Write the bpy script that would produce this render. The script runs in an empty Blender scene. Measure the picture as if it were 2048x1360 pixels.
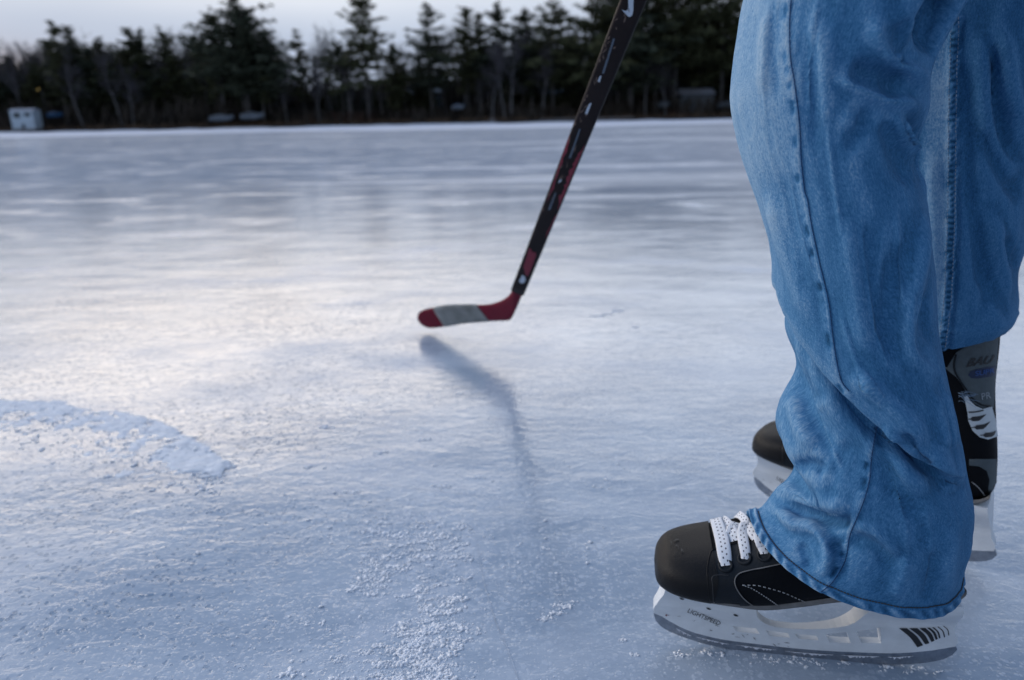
import bpy, bmesh, math, random
import numpy as np
from mathutils import Vector, Matrix
from mathutils.bvhtree import BVHTree
from mathutils.geometry import delaunay_2d_cdt
R = math.radians
SC = bpy.context.scene
COL = SC.collection

# ------------------------------------------------------------------ camera
F = 1400.0; CX, CY = 1024.0, 680.0          # focal length in pixels of the 2048 x 1360 photograph
CAMH = 0.48; PITCH = R(17.45); ROLL = R(1.15)
fw = np.array([0, math.cos(PITCH), -math.sin(PITCH)])
_u = np.array([0, math.sin(PITCH), math.cos(PITCH)]); _r = np.array([1.0, 0, 0])
rt = _r * math.cos(ROLL) - _u * math.sin(ROLL)
up = _u * math.cos(ROLL) + _r * math.sin(ROLL)
CP = np.array([0, 0, CAMH])
cam = bpy.data.cameras.new('camera'); camo = bpy.data.objects.new('camera', cam); COL.objects.link(camo)
cam.sensor_width = 36.0; cam.lens = F / 2048 * 36
cam.clip_start = 0.02; cam.clip_end = 3000
camo.matrix_world = Matrix(((rt[0], up[0], -fw[0], CP[0]), (rt[1], up[1], -fw[1], CP[1]),
                            (rt[2], up[2], -fw[2], CP[2]), (0, 0, 0, 1)))
cam.dof.use_dof = True; cam.dof.focus_distance = 0.54; cam.dof.aperture_fstop = 5.6
SC.camera = camo

# ------------------------------------------------------------------ world, sun, exposure
SUN_AZ, SUN_EL = R(-72), R(22)              # azimuth from +Y towards +X (negative: left), low behind the trees
w = bpy.data.worlds.new('World'); SC.world = w; w.use_nodes = True
nt = w.node_tree; nt.nodes.clear()
def node(nt, t, props=None, **ins):
    n = nt.nodes.new(t)
    for k, v in (props or {}).items(): setattr(n, k, v)
    for k, v in ins.items():
        key = int(k[1:]) if k[0] == 'i' and k[1:].isdigit() else k.replace('_', ' ')
        s = n.inputs[key]
        if isinstance(v, bpy.types.NodeSocket): nt.links.new(v, s)
        else: s.default_value = v
    return n
def mth(nt, op, a, b=0.0, c=0.0, clamp=False):
    return node(nt, 'ShaderNodeMath', {'operation': op, 'use_clamp': clamp}, i0=a, i1=b, i2=c).outputs[0]
def ramp(nt, fac, stops, interp='LINEAR'):
    n = node(nt, 'ShaderNodeValToRGB', None, Fac=fac); cr = n.color_ramp; cr.interpolation = interp
    while len(cr.elements) < len(stops): cr.elements.new(0.5)
    for e, (p, c) in zip(cr.elements, stops):
        e.position = p; e.color = (c[0], c[1], c[2], 1) if not isinstance(c, (int, float)) else (c, c, c, 1)
    return n.outputs[0]
def mixc(nt, fac, a, b, mode='MIX'):
    n = node(nt, 'ShaderNodeMix', {'data_type': 'RGBA', 'blend_type': mode})
    for s, v in ((n.inputs[0], fac), (n.inputs[6], a), (n.inputs[7], b)):
        if isinstance(v, bpy.types.NodeSocket): nt.links.new(v, s)
        else: s.default_value = v if isinstance(v, (int, float)) else (v[0], v[1], v[2], 1)
    return n.outputs[2]

sky = node(nt, 'ShaderNodeTexSky', {'sky_type': 'NISHITA', 'sun_disc': False, 'sun_elevation': R(4),
                                    'sun_rotation': SUN_AZ, 'air_density': 1.2, 'dust_density': 1.0})
tc = node(nt, 'ShaderNodeTexCoord')
nrm = node(nt, 'ShaderNodeVectorMath', {'operation': 'NORMALIZE'}, i0=tc.outputs['Generated']).outputs[0]
sep = node(nt, 'ShaderNodeSeparateXYZ', None, i0=nrm)
base = ramp(nt, sep.outputs[2], [(0.0, (.38, .46, .62)), (.10, (.46, .54, .70)), (.22, (.70, .76, .86)),
                                  (.38, (.58, .69, .88)), (.65, (.27, .41, .68)), (1.0, (.17, .29, .54))])
# broad pale glow of the dusk sky ahead, warmer to the left where the sun has gone down
el = mth(nt, 'ARCSINE', sep.outputs[2]); az = mth(nt, 'ARCTAN2', sep.outputs[0], sep.outputs[1])
def lobe(a, e, sa, se):
    def g(v, c, w): return mth(nt, 'POWER', mth(nt, 'DIVIDE', mth(nt, 'SUBTRACT', v, R(c)), R(w)), 2.0)
    return mth(nt, 'EXPONENT', mth(nt, 'MULTIPLY', mth(nt, 'ADD', g(az, a, sa), g(el, e, se)), -.5))
col = mixc(nt, lobe(-6, 19.5, 42, 4.3), base, (1.95, 1.86, 1.72), 'ADD')
col = mixc(nt, lobe(-25, 18.5, 17, 3.9), col, (2.9, 2.05, 1.10), 'ADD')
bk = node(nt, 'ShaderNodeVectorMath', {'operation': 'DOT_PRODUCT'}, i0=nrm, i1=(.75, -.66, -.1)).outputs['Value']      # the night side of the sky
col = mixc(nt, 1.0, col, ramp(nt, bk, [(0.0, 1.0), (.75, .52)]), 'MULTIPLY')
col = mixc(nt, mth(nt, 'MULTIPLY', lobe(-42, 1.5, 8, 2.0), .95), col, (.80, .48, .30))
cn = node(nt, 'ShaderNodeTexNoise', None, Vector=node(nt, 'ShaderNodeMapping', None, Vector=nrm, Scale=(1, 1, 3.2)).outputs[0],
          Scale=1.8, Detail=4.0, Roughness=.5)
col = mixc(nt, 1.0, col, ramp(nt, cn.outputs[0], [(.3, (.84, .86, .90)), (.7, (1.08, 1.07, 1.05))]), 'MULTIPLY')
b1 = node(nt, 'ShaderNodeBackground', None, Color=col, Strength=1.0)
b2 = node(nt, 'ShaderNodeBackground', None, Color=sky.outputs[0], Strength=.012)
ad = node(nt, 'ShaderNodeAddShader', None, i0=b1.outputs[0], i1=b2.outputs[0])
nt.links.new(ad.outputs[0], node(nt, 'ShaderNodeOutputWorld').inputs[0])

sun = bpy.data.lights.new('sun', 'SUN'); suno = bpy.data.objects.new('sun', sun); COL.objects.link(suno)
sun.energy = 1.35; sun.angle = R(50); sun.color = (1.0, .93, .86)
sd = Vector((math.sin(SUN_AZ) * math.cos(SUN_EL), math.cos(SUN_AZ) * math.cos(SUN_EL), math.sin(SUN_EL)))
suno.rotation_euler = sd.to_track_quat('Z', 'Y').to_euler()
suno.location = (-20, 30, 12)
SC.view_settings.view_transform = 'Standard'; SC.view_settings.look = 'None'
SC.view_settings.exposure = 0.0; SC.view_settings.gamma = 1.0; SC.view_settings.use_curve_mapping = False

# ------------------------------------------------------------------ helpers
def ray(x, y): return fw + rt * ((x - CX) / F) + up * ((CY - y) / F)
def at(x, y, z): return CP + ray(x, y) * z                       # z metres along the camera axis
def ground(x, y, z=0.0):
    d = ray(x, y); return CP + d * ((z - CAMH) / d[2])
def onplane(x, y, p0, n):
    d = ray(x, y); return CP + d * (((p0 - CP) @ n) / (d @ n))
def proj(p):
    v = np.asarray(p) - CP; z = v @ fw
    return np.stack([CX + F * (v @ rt) / z, CY - F * (v @ up) / z], -1)
def wmat(o):
    m = o.matrix_basis.copy(); p = o.parent
    while p: m = p.matrix_basis @ m; p = p.parent
    return m
def tag(o, label, cat, group=None, kind=None):
    o['label'] = label; o['category'] = cat
    if group: o['group'] = group
    if kind: o['kind'] = kind
    return o
def struct(o, kind='structure'): o['kind'] = kind; return o
def empty(name, loc, label, cat, rz=0.0, group=None):
    o = bpy.data.objects.new(name, None); COL.objects.link(o)
    o.location = loc; o.rotation_euler = (0, 0, rz); o.empty_display_size = .1
    return tag(o, label, cat, group)
def mesh_obj(name, verts, faces, mat, parent=None, smooth=True, world=True, uv=None, attrs=None, loc=None):
    """One mesh object. verts are world coordinates unless world=False (then the parent's)."""
    me = bpy.data.meshes.new(name)
    v = np.asarray(verts, dtype=float).reshape(-1, 3)
    if parent is not None and world:
        m = np.array(wmat(parent).inverted()); v = v @ m[:3, :3].T + m[:3, 3]
    if loc is not None: v = v - np.asarray(loc)
    me.from_pydata(v.tolist(), [], [tuple(int(i) for i in f) for f in faces])
    if uv is not None:
        l = me.uv_layers.new(name='UVMap'); idx = np.empty(len(me.loops), dtype=np.int32)
        me.loops.foreach_get('vertex_index', idx)
        l.data.foreach_set('uv', np.asarray(uv, dtype=np.float32)[idx].ravel())
    for k, a in (attrs or {}).items():
        at_ = me.attributes.new(k, 'FLOAT', 'POINT'); at_.data.foreach_set('value', np.asarray(a, dtype=np.float32))
    me.polygons.foreach_set('use_smooth', [smooth] * len(me.polygons))
    me.materials.append(mat); me.update()
    o = bpy.data.objects.new(name, me); COL.objects.link(o)
    if loc is not None: o.location = loc
    if parent is not None: o.parent = parent
    return o
class MB:
    def __init__(s): s.v = []; s.f = []
    def add(s, v, f):
        b = len(s.v); s.v += [tuple(p) for p in v]; s.f += [tuple(b + i for i in q) for q in f]
    def box(s, c, size, m=None):
        x, y, z = [q / 2 for q in size]
        v = [(c[0] + a * x, c[1] + b * y, c[2] + d * z) for a in (-1, 1) for b in (-1, 1) for d in (-1, 1)]
        s.add(v, [(0, 1, 3, 2), (4, 6, 7, 5), (0, 4, 5, 1), (2, 3, 7, 6), (0, 2, 6, 4), (1, 5, 7, 3)])
    def tube(s, pts, rad, n=6, cap=True):
        pts = np.asarray(pts, float); k = len(pts)
        rad = np.broadcast_to(np.asarray(rad, float), (k,))
        t = np.gradient(pts, axis=0); t /= np.linalg.norm(t, axis=1)[:, None] + 1e-12
        ref = np.array([0, 0, 1.0]) if abs(t[0][2]) < .9 else np.array([1.0, 0, 0])
        V = []
        for i in range(k):
            a = np.cross(t[i], ref); a /= np.linalg.norm(a) + 1e-12; b = np.cross(t[i], a)
            for j in range(n):
                q = 2 * math.pi * j / n; V.append(pts[i] + rad[i] * (a * math.cos(q) + b * math.sin(q)))
        Fc = [(i * n + j, i * n + (j + 1) % n, (i + 1) * n + (j + 1) % n, (i + 1) * n + j) for i in range(k - 1) for j in range(n)]
        if cap: Fc += [tuple(range(n))[::-1], tuple((k - 1) * n + j for j in range(n))]
        s.add(V, Fc)
    def build(s, name, mat, parent=None, **k): return mesh_obj(name, s.v, s.f, mat, parent, **k)
def grid_faces(nr, nu, wrap=True):
    f = []
    for i in range(nr - 1):
        for j in range(nu if wrap else nu - 1):
            k = (j + 1) % nu; f.append((i * nu + j, i * nu + k, (i + 1) * nu + k, (i + 1) * nu + j))
    return f
def crom(P, n):
    """Catmull-Rom through rows of P, resampled to n rows at even arc length."""
    P = np.asarray(P, float); Q = np.vstack([2 * P[0] - P[1], P, 2 * P[-1] - P[-2]]); out = []
    for i in range(len(P) - 1):
        a, b, c, d = Q[i:i + 4]
        for t in np.linspace(0, 1, 24, endpoint=False):
            out.append(.5 * (2 * b + (c - a) * t + (2 * a - 5 * b + 4 * c - d) * t * t + (3 * b - a - 3 * c + d) * t ** 3))
    out.append(P[-1]); out = np.array(out)
    L = np.r_[0, np.cumsum(np.linalg.norm(np.diff(out, axis=0), axis=1))]
    s = np.linspace(0, L[-1], n)
    return np.stack([np.interp(s, L, out[:, k]) for k in range(out.shape[1])], 1)
def sm(a, b, x):
    t = np.clip((x - a) / (b - a), 0, 1); return t * t * (3 - 2 * t)
_tab = np.random.RandomState(7).rand(64, 64, 64)
def vnoise(p):
    """Smooth value noise on an (N,3) array, range about 0..1."""
    p = np.asarray(p, float); i = np.floor(p).astype(int); f = p - i; f = f * f * (3 - 2 * f); r = 0
    for dx in (0, 1):
        for dy in (0, 1):
            for dz in (0, 1):
                r = r + _tab[(i[..., 0] + dx) % 64, (i[..., 1] + dy) % 64, (i[..., 2] + dz) % 64] * \
                    (f[..., 0] if dx else 1 - f[..., 0]) * (f[..., 1] if dy else 1 - f[..., 1]) * (f[..., 2] if dz else 1 - f[..., 2])
    return r
def fbm(p, o=4): 
    p = np.asarray(p, float); return sum(vnoise(p * 2 ** k + 17.3 * k) * .5 ** k for k in range(o)) / sum(.5 ** k for k in range(o))

# ------------------------------------------------------------------ materials
def mat(name, color=(.5, .5, .5), rough=.5, spec=.5, metal=0.0, noise=None, bump=None, coat=0.0, sheen=0.0):
    m = bpy.data.materials.new(name); m.use_nodes = True; nt = m.node_tree; nt.nodes.clear()
    p = node(nt, 'ShaderNodeBsdfPrincipled', None, Roughness=rough, Metallic=metal)
    p.inputs['Specular IOR Level'].default_value = spec; p.inputs['Coat Weight'].default_value = coat
    p.inputs['Sheen Weight'].default_value = sheen
    tc = node(nt, 'ShaderNodeTexCoord').outputs['Object']; c = (*color, 1)
    if noise:
        sc, lo, hi = noise
        n = node(nt, 'ShaderNodeTexNoise', None, Vector=tc, Scale=sc, Detail=5.0, Roughness=.6).outputs[0]
        c = ramp(nt, n, [(.3, tuple(x * lo for x in color)), (.7, tuple(min(1, x * hi) for x in color))])
        nt.links.new(c, p.inputs[0])
        nt.links.new(mth(nt, 'MULTIPLY_ADD', n, .25, max(0, rough - .12)), p.inputs['Roughness'])
    else: p.inputs[0].default_value = c
    if bump:
        n = node(nt, 'ShaderNodeTexNoise', None, Vector=tc, Scale=bump[0], Detail=4.0).outputs[0]
        b = node(nt, 'ShaderNodeBump', None, Strength=bump[2] if len(bump) > 2 else .6, Distance=bump[1], Height=n)
        nt.links.new(b.outputs[0], p.inputs['Normal'])
    nt.links.new(p.outputs[0], node(nt, 'ShaderNodeOutputMaterial').inputs[0])
    m['p'] = 0
    return m
def emit(name, color, s):
    m = bpy.data.materials.new(name); m.use_nodes = True; nt = m.node_tree; nt.nodes.clear()
    e = node(nt, 'ShaderNodeEmission', None, Color=(*color, 1), Strength=s)
    nt.links.new(e.outputs[0], node(nt, 'ShaderNodeOutputMaterial').inputs[0]); return m

def ice_material():
    m = bpy.data.materials.new('lake_ice'); m.use_nodes = True; nt = m.node_tree; nt.nodes.clear()
    P = node(nt, 'ShaderNodeTexCoord').outputs['Object']
    def noi(scale, sx=1, sy=1, rot=0.0, det=4.0, rgh=.55, off=0.0, dist=0.0):
        mp = node(nt, 'ShaderNodeMapping', None, Vector=P, Location=(off, off * .7, 0), Rotation=(0, 0, R(rot)), Scale=(sx, sy, 1))
        return node(nt, 'ShaderNodeTexNoise', None, Vector=mp.outputs[0], Scale=scale, Detail=det, Roughness=rgh, Distortion=dist).outputs[0]
    y = node(nt, 'ShaderNodeSeparateXYZ', None, i0=P).outputs[1]
    x = node(nt, 'ShaderNodeSeparateXYZ', None, i0=P).outputs[0]
    # clear grey-blue ice and cloudy, frosted ice
    big = noi(.9, .6, 1.0, 15, 5.0, .6)
    mid = noi(5.5, .7, 1.0, 30, 5.0, .65, 3)
    cloudy = mth(nt, 'MULTIPLY_ADD', mid, .55, mth(nt, 'MULTIPLY', big, .6))
    c = ramp(nt, cloudy, [(.36, (.24, .31, .40)), (.50, (.34, .41, .50)), (.66, (.47, .54, .62))])
    frost = ramp(nt, noi(3.2, .55, 1.0, 12, 4.0, .6, 71), [(.50, 0.0), (.72, 1.0)])
    c = mixc(nt, mth(nt, 'MULTIPLY', frost, .65), c, (.62, .68, .75))
    # scraped dust round the trail of shavings
    def gx(v, c0, w_): return mth(nt, 'POWER', mth(nt, 'DIVIDE', mth(nt, 'SUBTRACT', v, c0), w_), 2.0)
    dust = mth(nt, 'EXPONENT', mth(nt, 'MULTIPLY', mth(nt, 'ADD', gx(mth(nt, 'MULTIPLY_ADD', y, -.14, x), -.19, .055), gx(y, .60, .16)), -.5))
    dust = mth(nt, 'MULTIPLY', dust, ramp(nt, noi(38.0, .8, 1.0, 0, 5.0, .75, 91), [(.42, 0.0), (.66, 1.0)]))
    c = mixc(nt, mth(nt, 'MULTIPLY', dust, .75), c, (.74, .79, .85))
    # old wind streaks and skate-scraped snow, long and thin, on the open lake
    st1 = ramp(nt, noi(.75, .16, 1.0, -7, 6.0, .62, 11, .4), [(.575, 0.0), (.66, 1.0)])
    st2 = ramp(nt, noi(.30, .14, 1.0, 6, 6.0, .6, 23, .5), [(.585, 0.0), (.66, 1.0)])
    st3 = ramp(nt, noi(1.9, .085, 1.0, -7, 4.0, .55, 37, .25), [(.60, 0.0), (.68, 1.0)])
    st = mth(nt, 'MAXIMUM', mth(nt, 'MAXIMUM', mth(nt, 'MULTIPLY', st1, .75), mth(nt, 'MULTIPLY', st2, .6)), mth(nt, 'MULTIPLY', st3, .95))
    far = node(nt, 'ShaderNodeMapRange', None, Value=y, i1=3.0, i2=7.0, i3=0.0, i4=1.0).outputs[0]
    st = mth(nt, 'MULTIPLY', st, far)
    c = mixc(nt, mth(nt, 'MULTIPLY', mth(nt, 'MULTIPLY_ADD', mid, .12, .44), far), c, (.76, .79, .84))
    c = mixc(nt, st, c, (.80, .82, .85))
    # frost specks
    def specks(scale, thr, soft, seed):
        mp = node(nt, 'ShaderNodeMapping', None, Vector=P, Location=(seed, seed, 0))
        wob = node(nt, 'ShaderNodeTexNoise', None, Vector=mp.outputs[0], Scale=scale * 1.7, Detail=2.0)
        v2 = node(nt, 'ShaderNodeVectorMath', {'operation': 'MULTIPLY_ADD'}, i0=wob.outputs[1], i1=(.6 / scale, .6 / scale, 0), i2=mp.outputs[0])
        v = node(nt, 'ShaderNodeTexVoronoi', {'voronoi_dimensions': '2D'}, Vector=v2.outputs[0], Scale=scale)
        rnd = node(nt, 'ShaderNodeSeparateColor', None, i0=v.outputs['Color']).outputs[0]
        r = mth(nt, 'MULTIPLY', mth(nt, 'POWER', rnd, 3.0), thr)
        return node(nt, 'ShaderNodeMapRange', None, Value=mth(nt, 'SUBTRACT', r, v.outputs['Distance']), i1=0.0, i2=soft, i3=0.0, i4=1.0).outputs[0]
    near = node(nt, 'ShaderNodeMapRange', None, Value=y, i1=1.0, i2=2.6, i3=1.0, i4=0.0).outputs[0]
    patch = ramp(nt, noi(4.0, 1, 1, 0, 3.0, .6, 31), [(.40, 0.25), (.62, 1.0)])
    s1 = mth(nt, 'MULTIPLY', mth(nt, 'MULTIPLY', specks(150.0, .60, .16, 2.0), patch), near)
    s2 = mth(nt, 'MULTIPLY', mth(nt, 'MULTIPLY', specks(290.0, .75, .2, 5.0), patch), near)
    sp = mth(nt, 'MAXIMUM', mth(nt, 'MULTIPLY', s1, .50), mth(nt, 'MULTIPLY', s2, .55))
    c = mixc(nt, mth(nt, 'MULTIPLY', sp, .8), c, (.74, .80, .88))
    # small melt pits, mostly to the left
    lft = node(nt, 'ShaderNodeMapRange', None, Value=mth(nt, 'MULTIPLY_ADD', y, -.1, x), i1=-.50, i2=-.12, i3=1.0, i4=.10).outputs[0]
    pp = ramp(nt, noi(5.0, .6, 1, 12, 3.0, .6, 51), [(.36, 0.0), (.62, 1.0)])
    pit = mth(nt, 'MULTIPLY', mth(nt, 'MULTIPLY', specks(125.0, .50, .14, 9.0), pp), lft)
    c = mixc(nt, mth(nt, 'MULTIPLY', pit, .85), c, (.10, .19, .31))
    # relief
    rip = noi(52.0, .55, 1.0, 8, 4.0, .6, 5, .5)
    fine = noi(150.0, .6, 1.0, 8, 3.0, .6, 7)
    h = mth(nt, 'MULTIPLY_ADD', rip, .0026, mth(nt, 'MULTIPLY', noi(7.0, .45, 1.0, 14, 3.0, .5, 13), .0075))
    h = mth(nt, 'MULTIPLY_ADD', fine, .00045, h)
    h = mth(nt, 'MULTIPLY_ADD', pit, -.0024, h)
    h = mth(nt, 'MULTIPLY_ADD', sp, .0009, h)
    bst = node(nt, 'ShaderNodeMapRange', None, Value=y, i1=1.6, i2=8.0, i3=.46, i4=.08).outputs[0]
    bu = node(nt, 'ShaderNodeBump', None, Strength=bst, Distance=1.0, Height=h)
    rough = mth(nt, 'ADD', mth(nt, 'MULTIPLY_ADD', cloudy, .18, -.02), mth(nt, 'MULTIPLY', mth(nt, 'MAXIMUM', st, mth(nt, 'MAXIMUM', frost, sp)), .25))
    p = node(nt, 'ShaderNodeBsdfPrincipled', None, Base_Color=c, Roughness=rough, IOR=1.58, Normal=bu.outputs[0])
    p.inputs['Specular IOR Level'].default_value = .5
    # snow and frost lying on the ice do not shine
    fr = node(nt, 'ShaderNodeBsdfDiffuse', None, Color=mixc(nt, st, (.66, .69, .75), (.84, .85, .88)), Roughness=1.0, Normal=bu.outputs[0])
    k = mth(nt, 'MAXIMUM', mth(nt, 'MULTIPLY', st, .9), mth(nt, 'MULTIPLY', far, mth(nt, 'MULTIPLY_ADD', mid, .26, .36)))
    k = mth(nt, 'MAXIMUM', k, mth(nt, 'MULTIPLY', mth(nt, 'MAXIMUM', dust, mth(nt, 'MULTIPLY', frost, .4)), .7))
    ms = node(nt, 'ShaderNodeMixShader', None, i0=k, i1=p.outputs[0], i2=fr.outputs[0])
    nt.links.new(ms.outputs[0], node(nt, 'ShaderNodeOutputMaterial').inputs[0])
    return m

def denim_material(name, tint=1.0):
    m = bpy.data.materials.new(name); m.use_nodes = True; nt = m.node_tree; nt.nodes.clear()
    UV = node(nt, 'ShaderNodeTexCoord').outputs['UV']
    def noi(su, sv, det=3.0, rgh=.6, off=0.0):
        mp = node(nt, 'ShaderNodeMapping', None, Vector=UV, Location=(off, off, 0), Scale=(su, sv, 1))
        return node(nt, 'ShaderNodeTexNoise', None, Vector=mp.outputs[0], Scale=1.0, Detail=det, Roughness=rgh).outputs[0]
    blot = noi(11, 6, 4.0, .6); slub = noi(700, 150, 3.0, .75, 4.0); grain = noi(900, 420, 2.0, .75, 9.0); mott = noi(330, 250, 3.0, .7, 2.0)
    streak = noi(170, 9, 4.0, .65, 6.0)
    wear_shade = node(nt, 'ShaderNodeAttribute', {'attribute_name': 'wear_shade'}).outputs['Fac']  # rubbed denim, plus light and shade painted on the further leg
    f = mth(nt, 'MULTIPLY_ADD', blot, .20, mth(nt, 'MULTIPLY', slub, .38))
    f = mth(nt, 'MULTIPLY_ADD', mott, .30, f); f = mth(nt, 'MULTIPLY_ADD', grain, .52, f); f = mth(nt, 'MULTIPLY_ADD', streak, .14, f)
    f = mth(nt, 'ADD', mth(nt, 'SUBTRACT', f, .02), wear_shade)
    f = mth(nt, 'MULTIPLY_ADD', mth(nt, 'SUBTRACT', f, .715), 1.0, .50)
    c = ramp(nt, f, [(.18, (.010, .055, .125)), (.46, (.036, .142, .29)), (.64, (.075, .215, .40)), (.80, (.19, .34, .51)), (.97, (.34, .47, .59))])
    h = mth(nt, 'MULTIPLY', mth(nt, 'ADD', mth(nt, 'ADD', slub, mott), grain), .0006)
    bu = node(nt, 'ShaderNodeBump', None, Strength=.7, Distance=1.0, Height=h)
    p = node(nt, 'ShaderNodeBsdfPrincipled', None, Base_Color=c, Roughness=.9, Normal=bu.outputs[0])
    p.inputs['Specular IOR Level'].default_value = .15; p.inputs['Sheen Weight'].default_value = .05
    p.inputs['Sheen Roughness'].default_value = .5; p.inputs['Sheen Tint'].default_value = (.7, .85, 1, 1)
    nt.links.new(p.outputs[0], node(nt, 'ShaderNodeOutputMaterial').inputs[0])
    return m

def lace_material():
    m = bpy.data.materials.new('white_lace'); m.use_nodes = True; nt = m.node_tree; nt.nodes.clear()
    UV = node(nt, 'ShaderNodeTexCoord').outputs['UV']; s = node(nt, 'ShaderNodeSeparateXYZ', None, i0=UV)
    u, v = s.outputs[0], s.outputs[1]
    def row(c0, ph):
        a = mth(nt, 'LESS_THAN', mth(nt, 'ABSOLUTE', mth(nt, 'SUBTRACT', u, c0)), .05)
        b = mth(nt, 'LESS_THAN', mth(nt, 'FRACT', mth(nt, 'ADD', mth(nt, 'MULTIPLY', v, 165.0), ph)), .30)
        return mth(nt, 'MULTIPLY', a, b)
    dots = mth(nt, 'MAXIMUM', row(.36, 0.0), row(.64, .5))
    wv = node(nt, 'ShaderNodeTexWave', {'bands_direction': 'DIAGONAL'}, Vector=node(nt, 'ShaderNodeMapping', None, Vector=UV, Scale=(4, 700, 1)).outputs[0], Scale=1.0).outputs[1]
    c = mixc(nt, dots, mixc(nt, wv, (.84, .85, .88), (.92, .92, .94)), (.02, .025, .05))
    bu = node(nt, 'ShaderNodeBump', None, Strength=.6, Distance=.0004, Height=wv)
    p = node(nt, 'ShaderNodeBsdfPrincipled', None, Base_Color=c, Roughness=.85, Normal=bu.outputs[0])
    nt.links.new(p.outputs[0], node(nt, 'ShaderNodeOutputMaterial').inputs[0]); return m

M = dict(
    ice=ice_material(), denim=denim_material('light_wash_denim'), lace=lace_material(),
    crustsnow=mat('snow_crust', (.84, .86, .89), .85, .3, noise=(90, .85, 1.1), bump=(300, .002)),
    cut=mat('skate_cut', (.56, .62, .70), .6, noise=(40, .75, 1.2)),
    scuffgrey=mat('grey_scuff', (.16, .16, .17), .7, noise=(300, .5, 1.5)),
    crack=mat('ice_crack', (.44, .50, .58), .6, noise=(60, .7, 1.3)),
    snow=mat('snow', (.84, .86, .90), .85, .3, noise=(30, .92, 1.05), bump=(220, .002)),
    farsnow=mat('far_snow', (.72, .74, .80), .9, .2, noise=(.35, .88, 1.06)),
    thread=mat('brown_thread', (.045, .038, .03), .8, noise=(900, .6, 1.6)),
    bluethread=mat('indigo_seam', (.012, .05, .13), .9, noise=(500, .7, 1.5)),
    palethread=mat('pale_seam', (.16, .24, .34), .9, noise=(500, .7, 1.4)),
    toecap=mat('scuffed_toe_cap', (.0055, .0052, .0060), .46, .2, noise=(60, .75, 1.4), bump=(900, .0006)),
    black=mat('black_boot_fabric', (.0030, .0036, .0055), .75, .15, noise=(200, .7, 1.3), bump=(700, .0004)),
    facing=mat('black_leather', (.006, .009, .013), .55, .25, noise=(120, .8, 1.3), bump=(500, .0005)),
    sole=mat('grey_sole', (.17, .165, .16), .6, noise=(90, .7, 1.2)),
    holder=mat('white_blade_holder', (.72, .75, .78), .42, .45, noise=(45, .90, 1.06), bump=(260, .0003)),
    steel=mat('steel_runner', (.34, .37, .42), .34, .5, metal=.85, noise=(140, .75, 1.15), bump=(600, .0002)),
    print=mat('black_print', (.018, .018, .02), .5),
    greypanel=mat('grey_ankle_panel', (.075, .095, .105), .7, noise=(150, .85, 1.15), bump=(600, .0003)),
    whitepanel=mat('white_boot_graphic', (.58, .62, .64), .55, noise=(120, .92, 1.05)),
    bluepatch=mat('dark_blue_badge', (.008, .02, .06), .5), bluetext=mat('blue_lettering', (.02, .07, .24), .5),
    greytext=mat('pale_grey_lettering', (.30, .33, .35), .5), stitch=mat('white_stitching', (.42, .42, .42), .7, noise=(900, .5, 1.3)),
    felt=mat('grey_felt', (.10, .11, .115), .95, noise=(300, .7, 1.3), bump=(500, .0008)),
    shaft=mat('black_stick_shaft', (.013, .008, .008), .5, .15, noise=(30, .8, 1.5), bump=(300, .0002)),
    red=mat('red_blade', (.155, .006, .022), .6, .2, noise=(60, .85, 1.15)),
    tape=mat('grubby_white_tape', (.26, .275, .27), .85, noise=(16, .38, 1.2), bump=(300, .0006)),
    redprint=mat('red_print', (.24, .008, .03), .5, noise=(260, .5, 1.1)),
    whiteprint=mat('white_print', (.50, .56, .64), .5), greyprint=mat('grey_pinstripe', (.09, .12, .16), .5),
    scuff=mat('brown_scuff', (.13, .09, .075), .8, noise=(160, .5, 1.4)),
    bark=mat('grey_bark', (.075, .070, .068), .95, noise=(2.0, .6, 1.3)),
    palebark=mat('pale_bark', (.17, .165, .165), .95, noise=(2.0, .7, 1.3)),
    needles=mat('pine_needles', (.052, .056, .026), .8, .2, noise=(1.2, .6, 1.5)),
    needles2=mat('blue_green_needles', (.040, .048, .030), .8, .2, noise=(1.2, .6, 1.5)),
    twigs=mat('bare_twigs', (.085, .080, .088), .95, .1, noise=(2.0, .7, 1.3)),
    brush=mat('dark_brush', (.042, .035, .029), .95, .1, noise=(.12, .5, 1.7)),
    redbrush=mat('rusty_brush', (.065, .036, .026), .95, .1, noise=(.4, .5, 1.5)),
    earth=mat('forest_floor', (.035, .027, .022), 1.0, .1, noise=(.2, .6, 1.6)),
    grass=mat('dry_grass', (.11, .075, .05), 1.0, .1, noise=(.6, .6, 1.4)),
    whitewall=mat('white_cladding', (.42, .50, .56), .7, noise=(1.5, .8, 1.08)),
    boatwhite=mat('dull_white_hull', (.20, .24, .29), .7, noise=(1.2, .6, 1.2)),
    greywall=mat('grey_cladding', (.10, .12, .14), .8, noise=(1.5, .8, 1.2)),
    darkglass=mat('dark_window', (.02, .03, .035), .15), roofwhite=mat('pale_roof', (.38, .40, .46), .7, noise=(2, .9, 1.1)),
    blue=mat('blue_tarp', (.01, .06, .14), .6, noise=(2, .8, 1.2)), rubber=mat('black_rubber', (.012, .012, .012), .8),
    stone=mat('grey_stone', (.20, .19, .19), .9, noise=(.8, .7, 1.2)), lamp=emit('lit_bulb', (1.0, .72, .25), .9),
    skin=mat('skin', (.45, .27, .19), .5), jacket=mat('dark_jacket', (.02, .022, .03), .85, noise=(40, .8, 1.2)), glove=mat('black_glove', (.015, .015, .017), .7),
)

# ------------------------------------------------------------------ the lake and its shore
rng = np.random.RandomState(11); random.seed(5)
ice = struct(mesh_obj('lake_ice', [(-420, -60, 0), (420, -60, 0), (420, 108, 0), (-420, 108, 0)], [(0, 1, 2, 3)], M['ice'], smooth=False))

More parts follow.
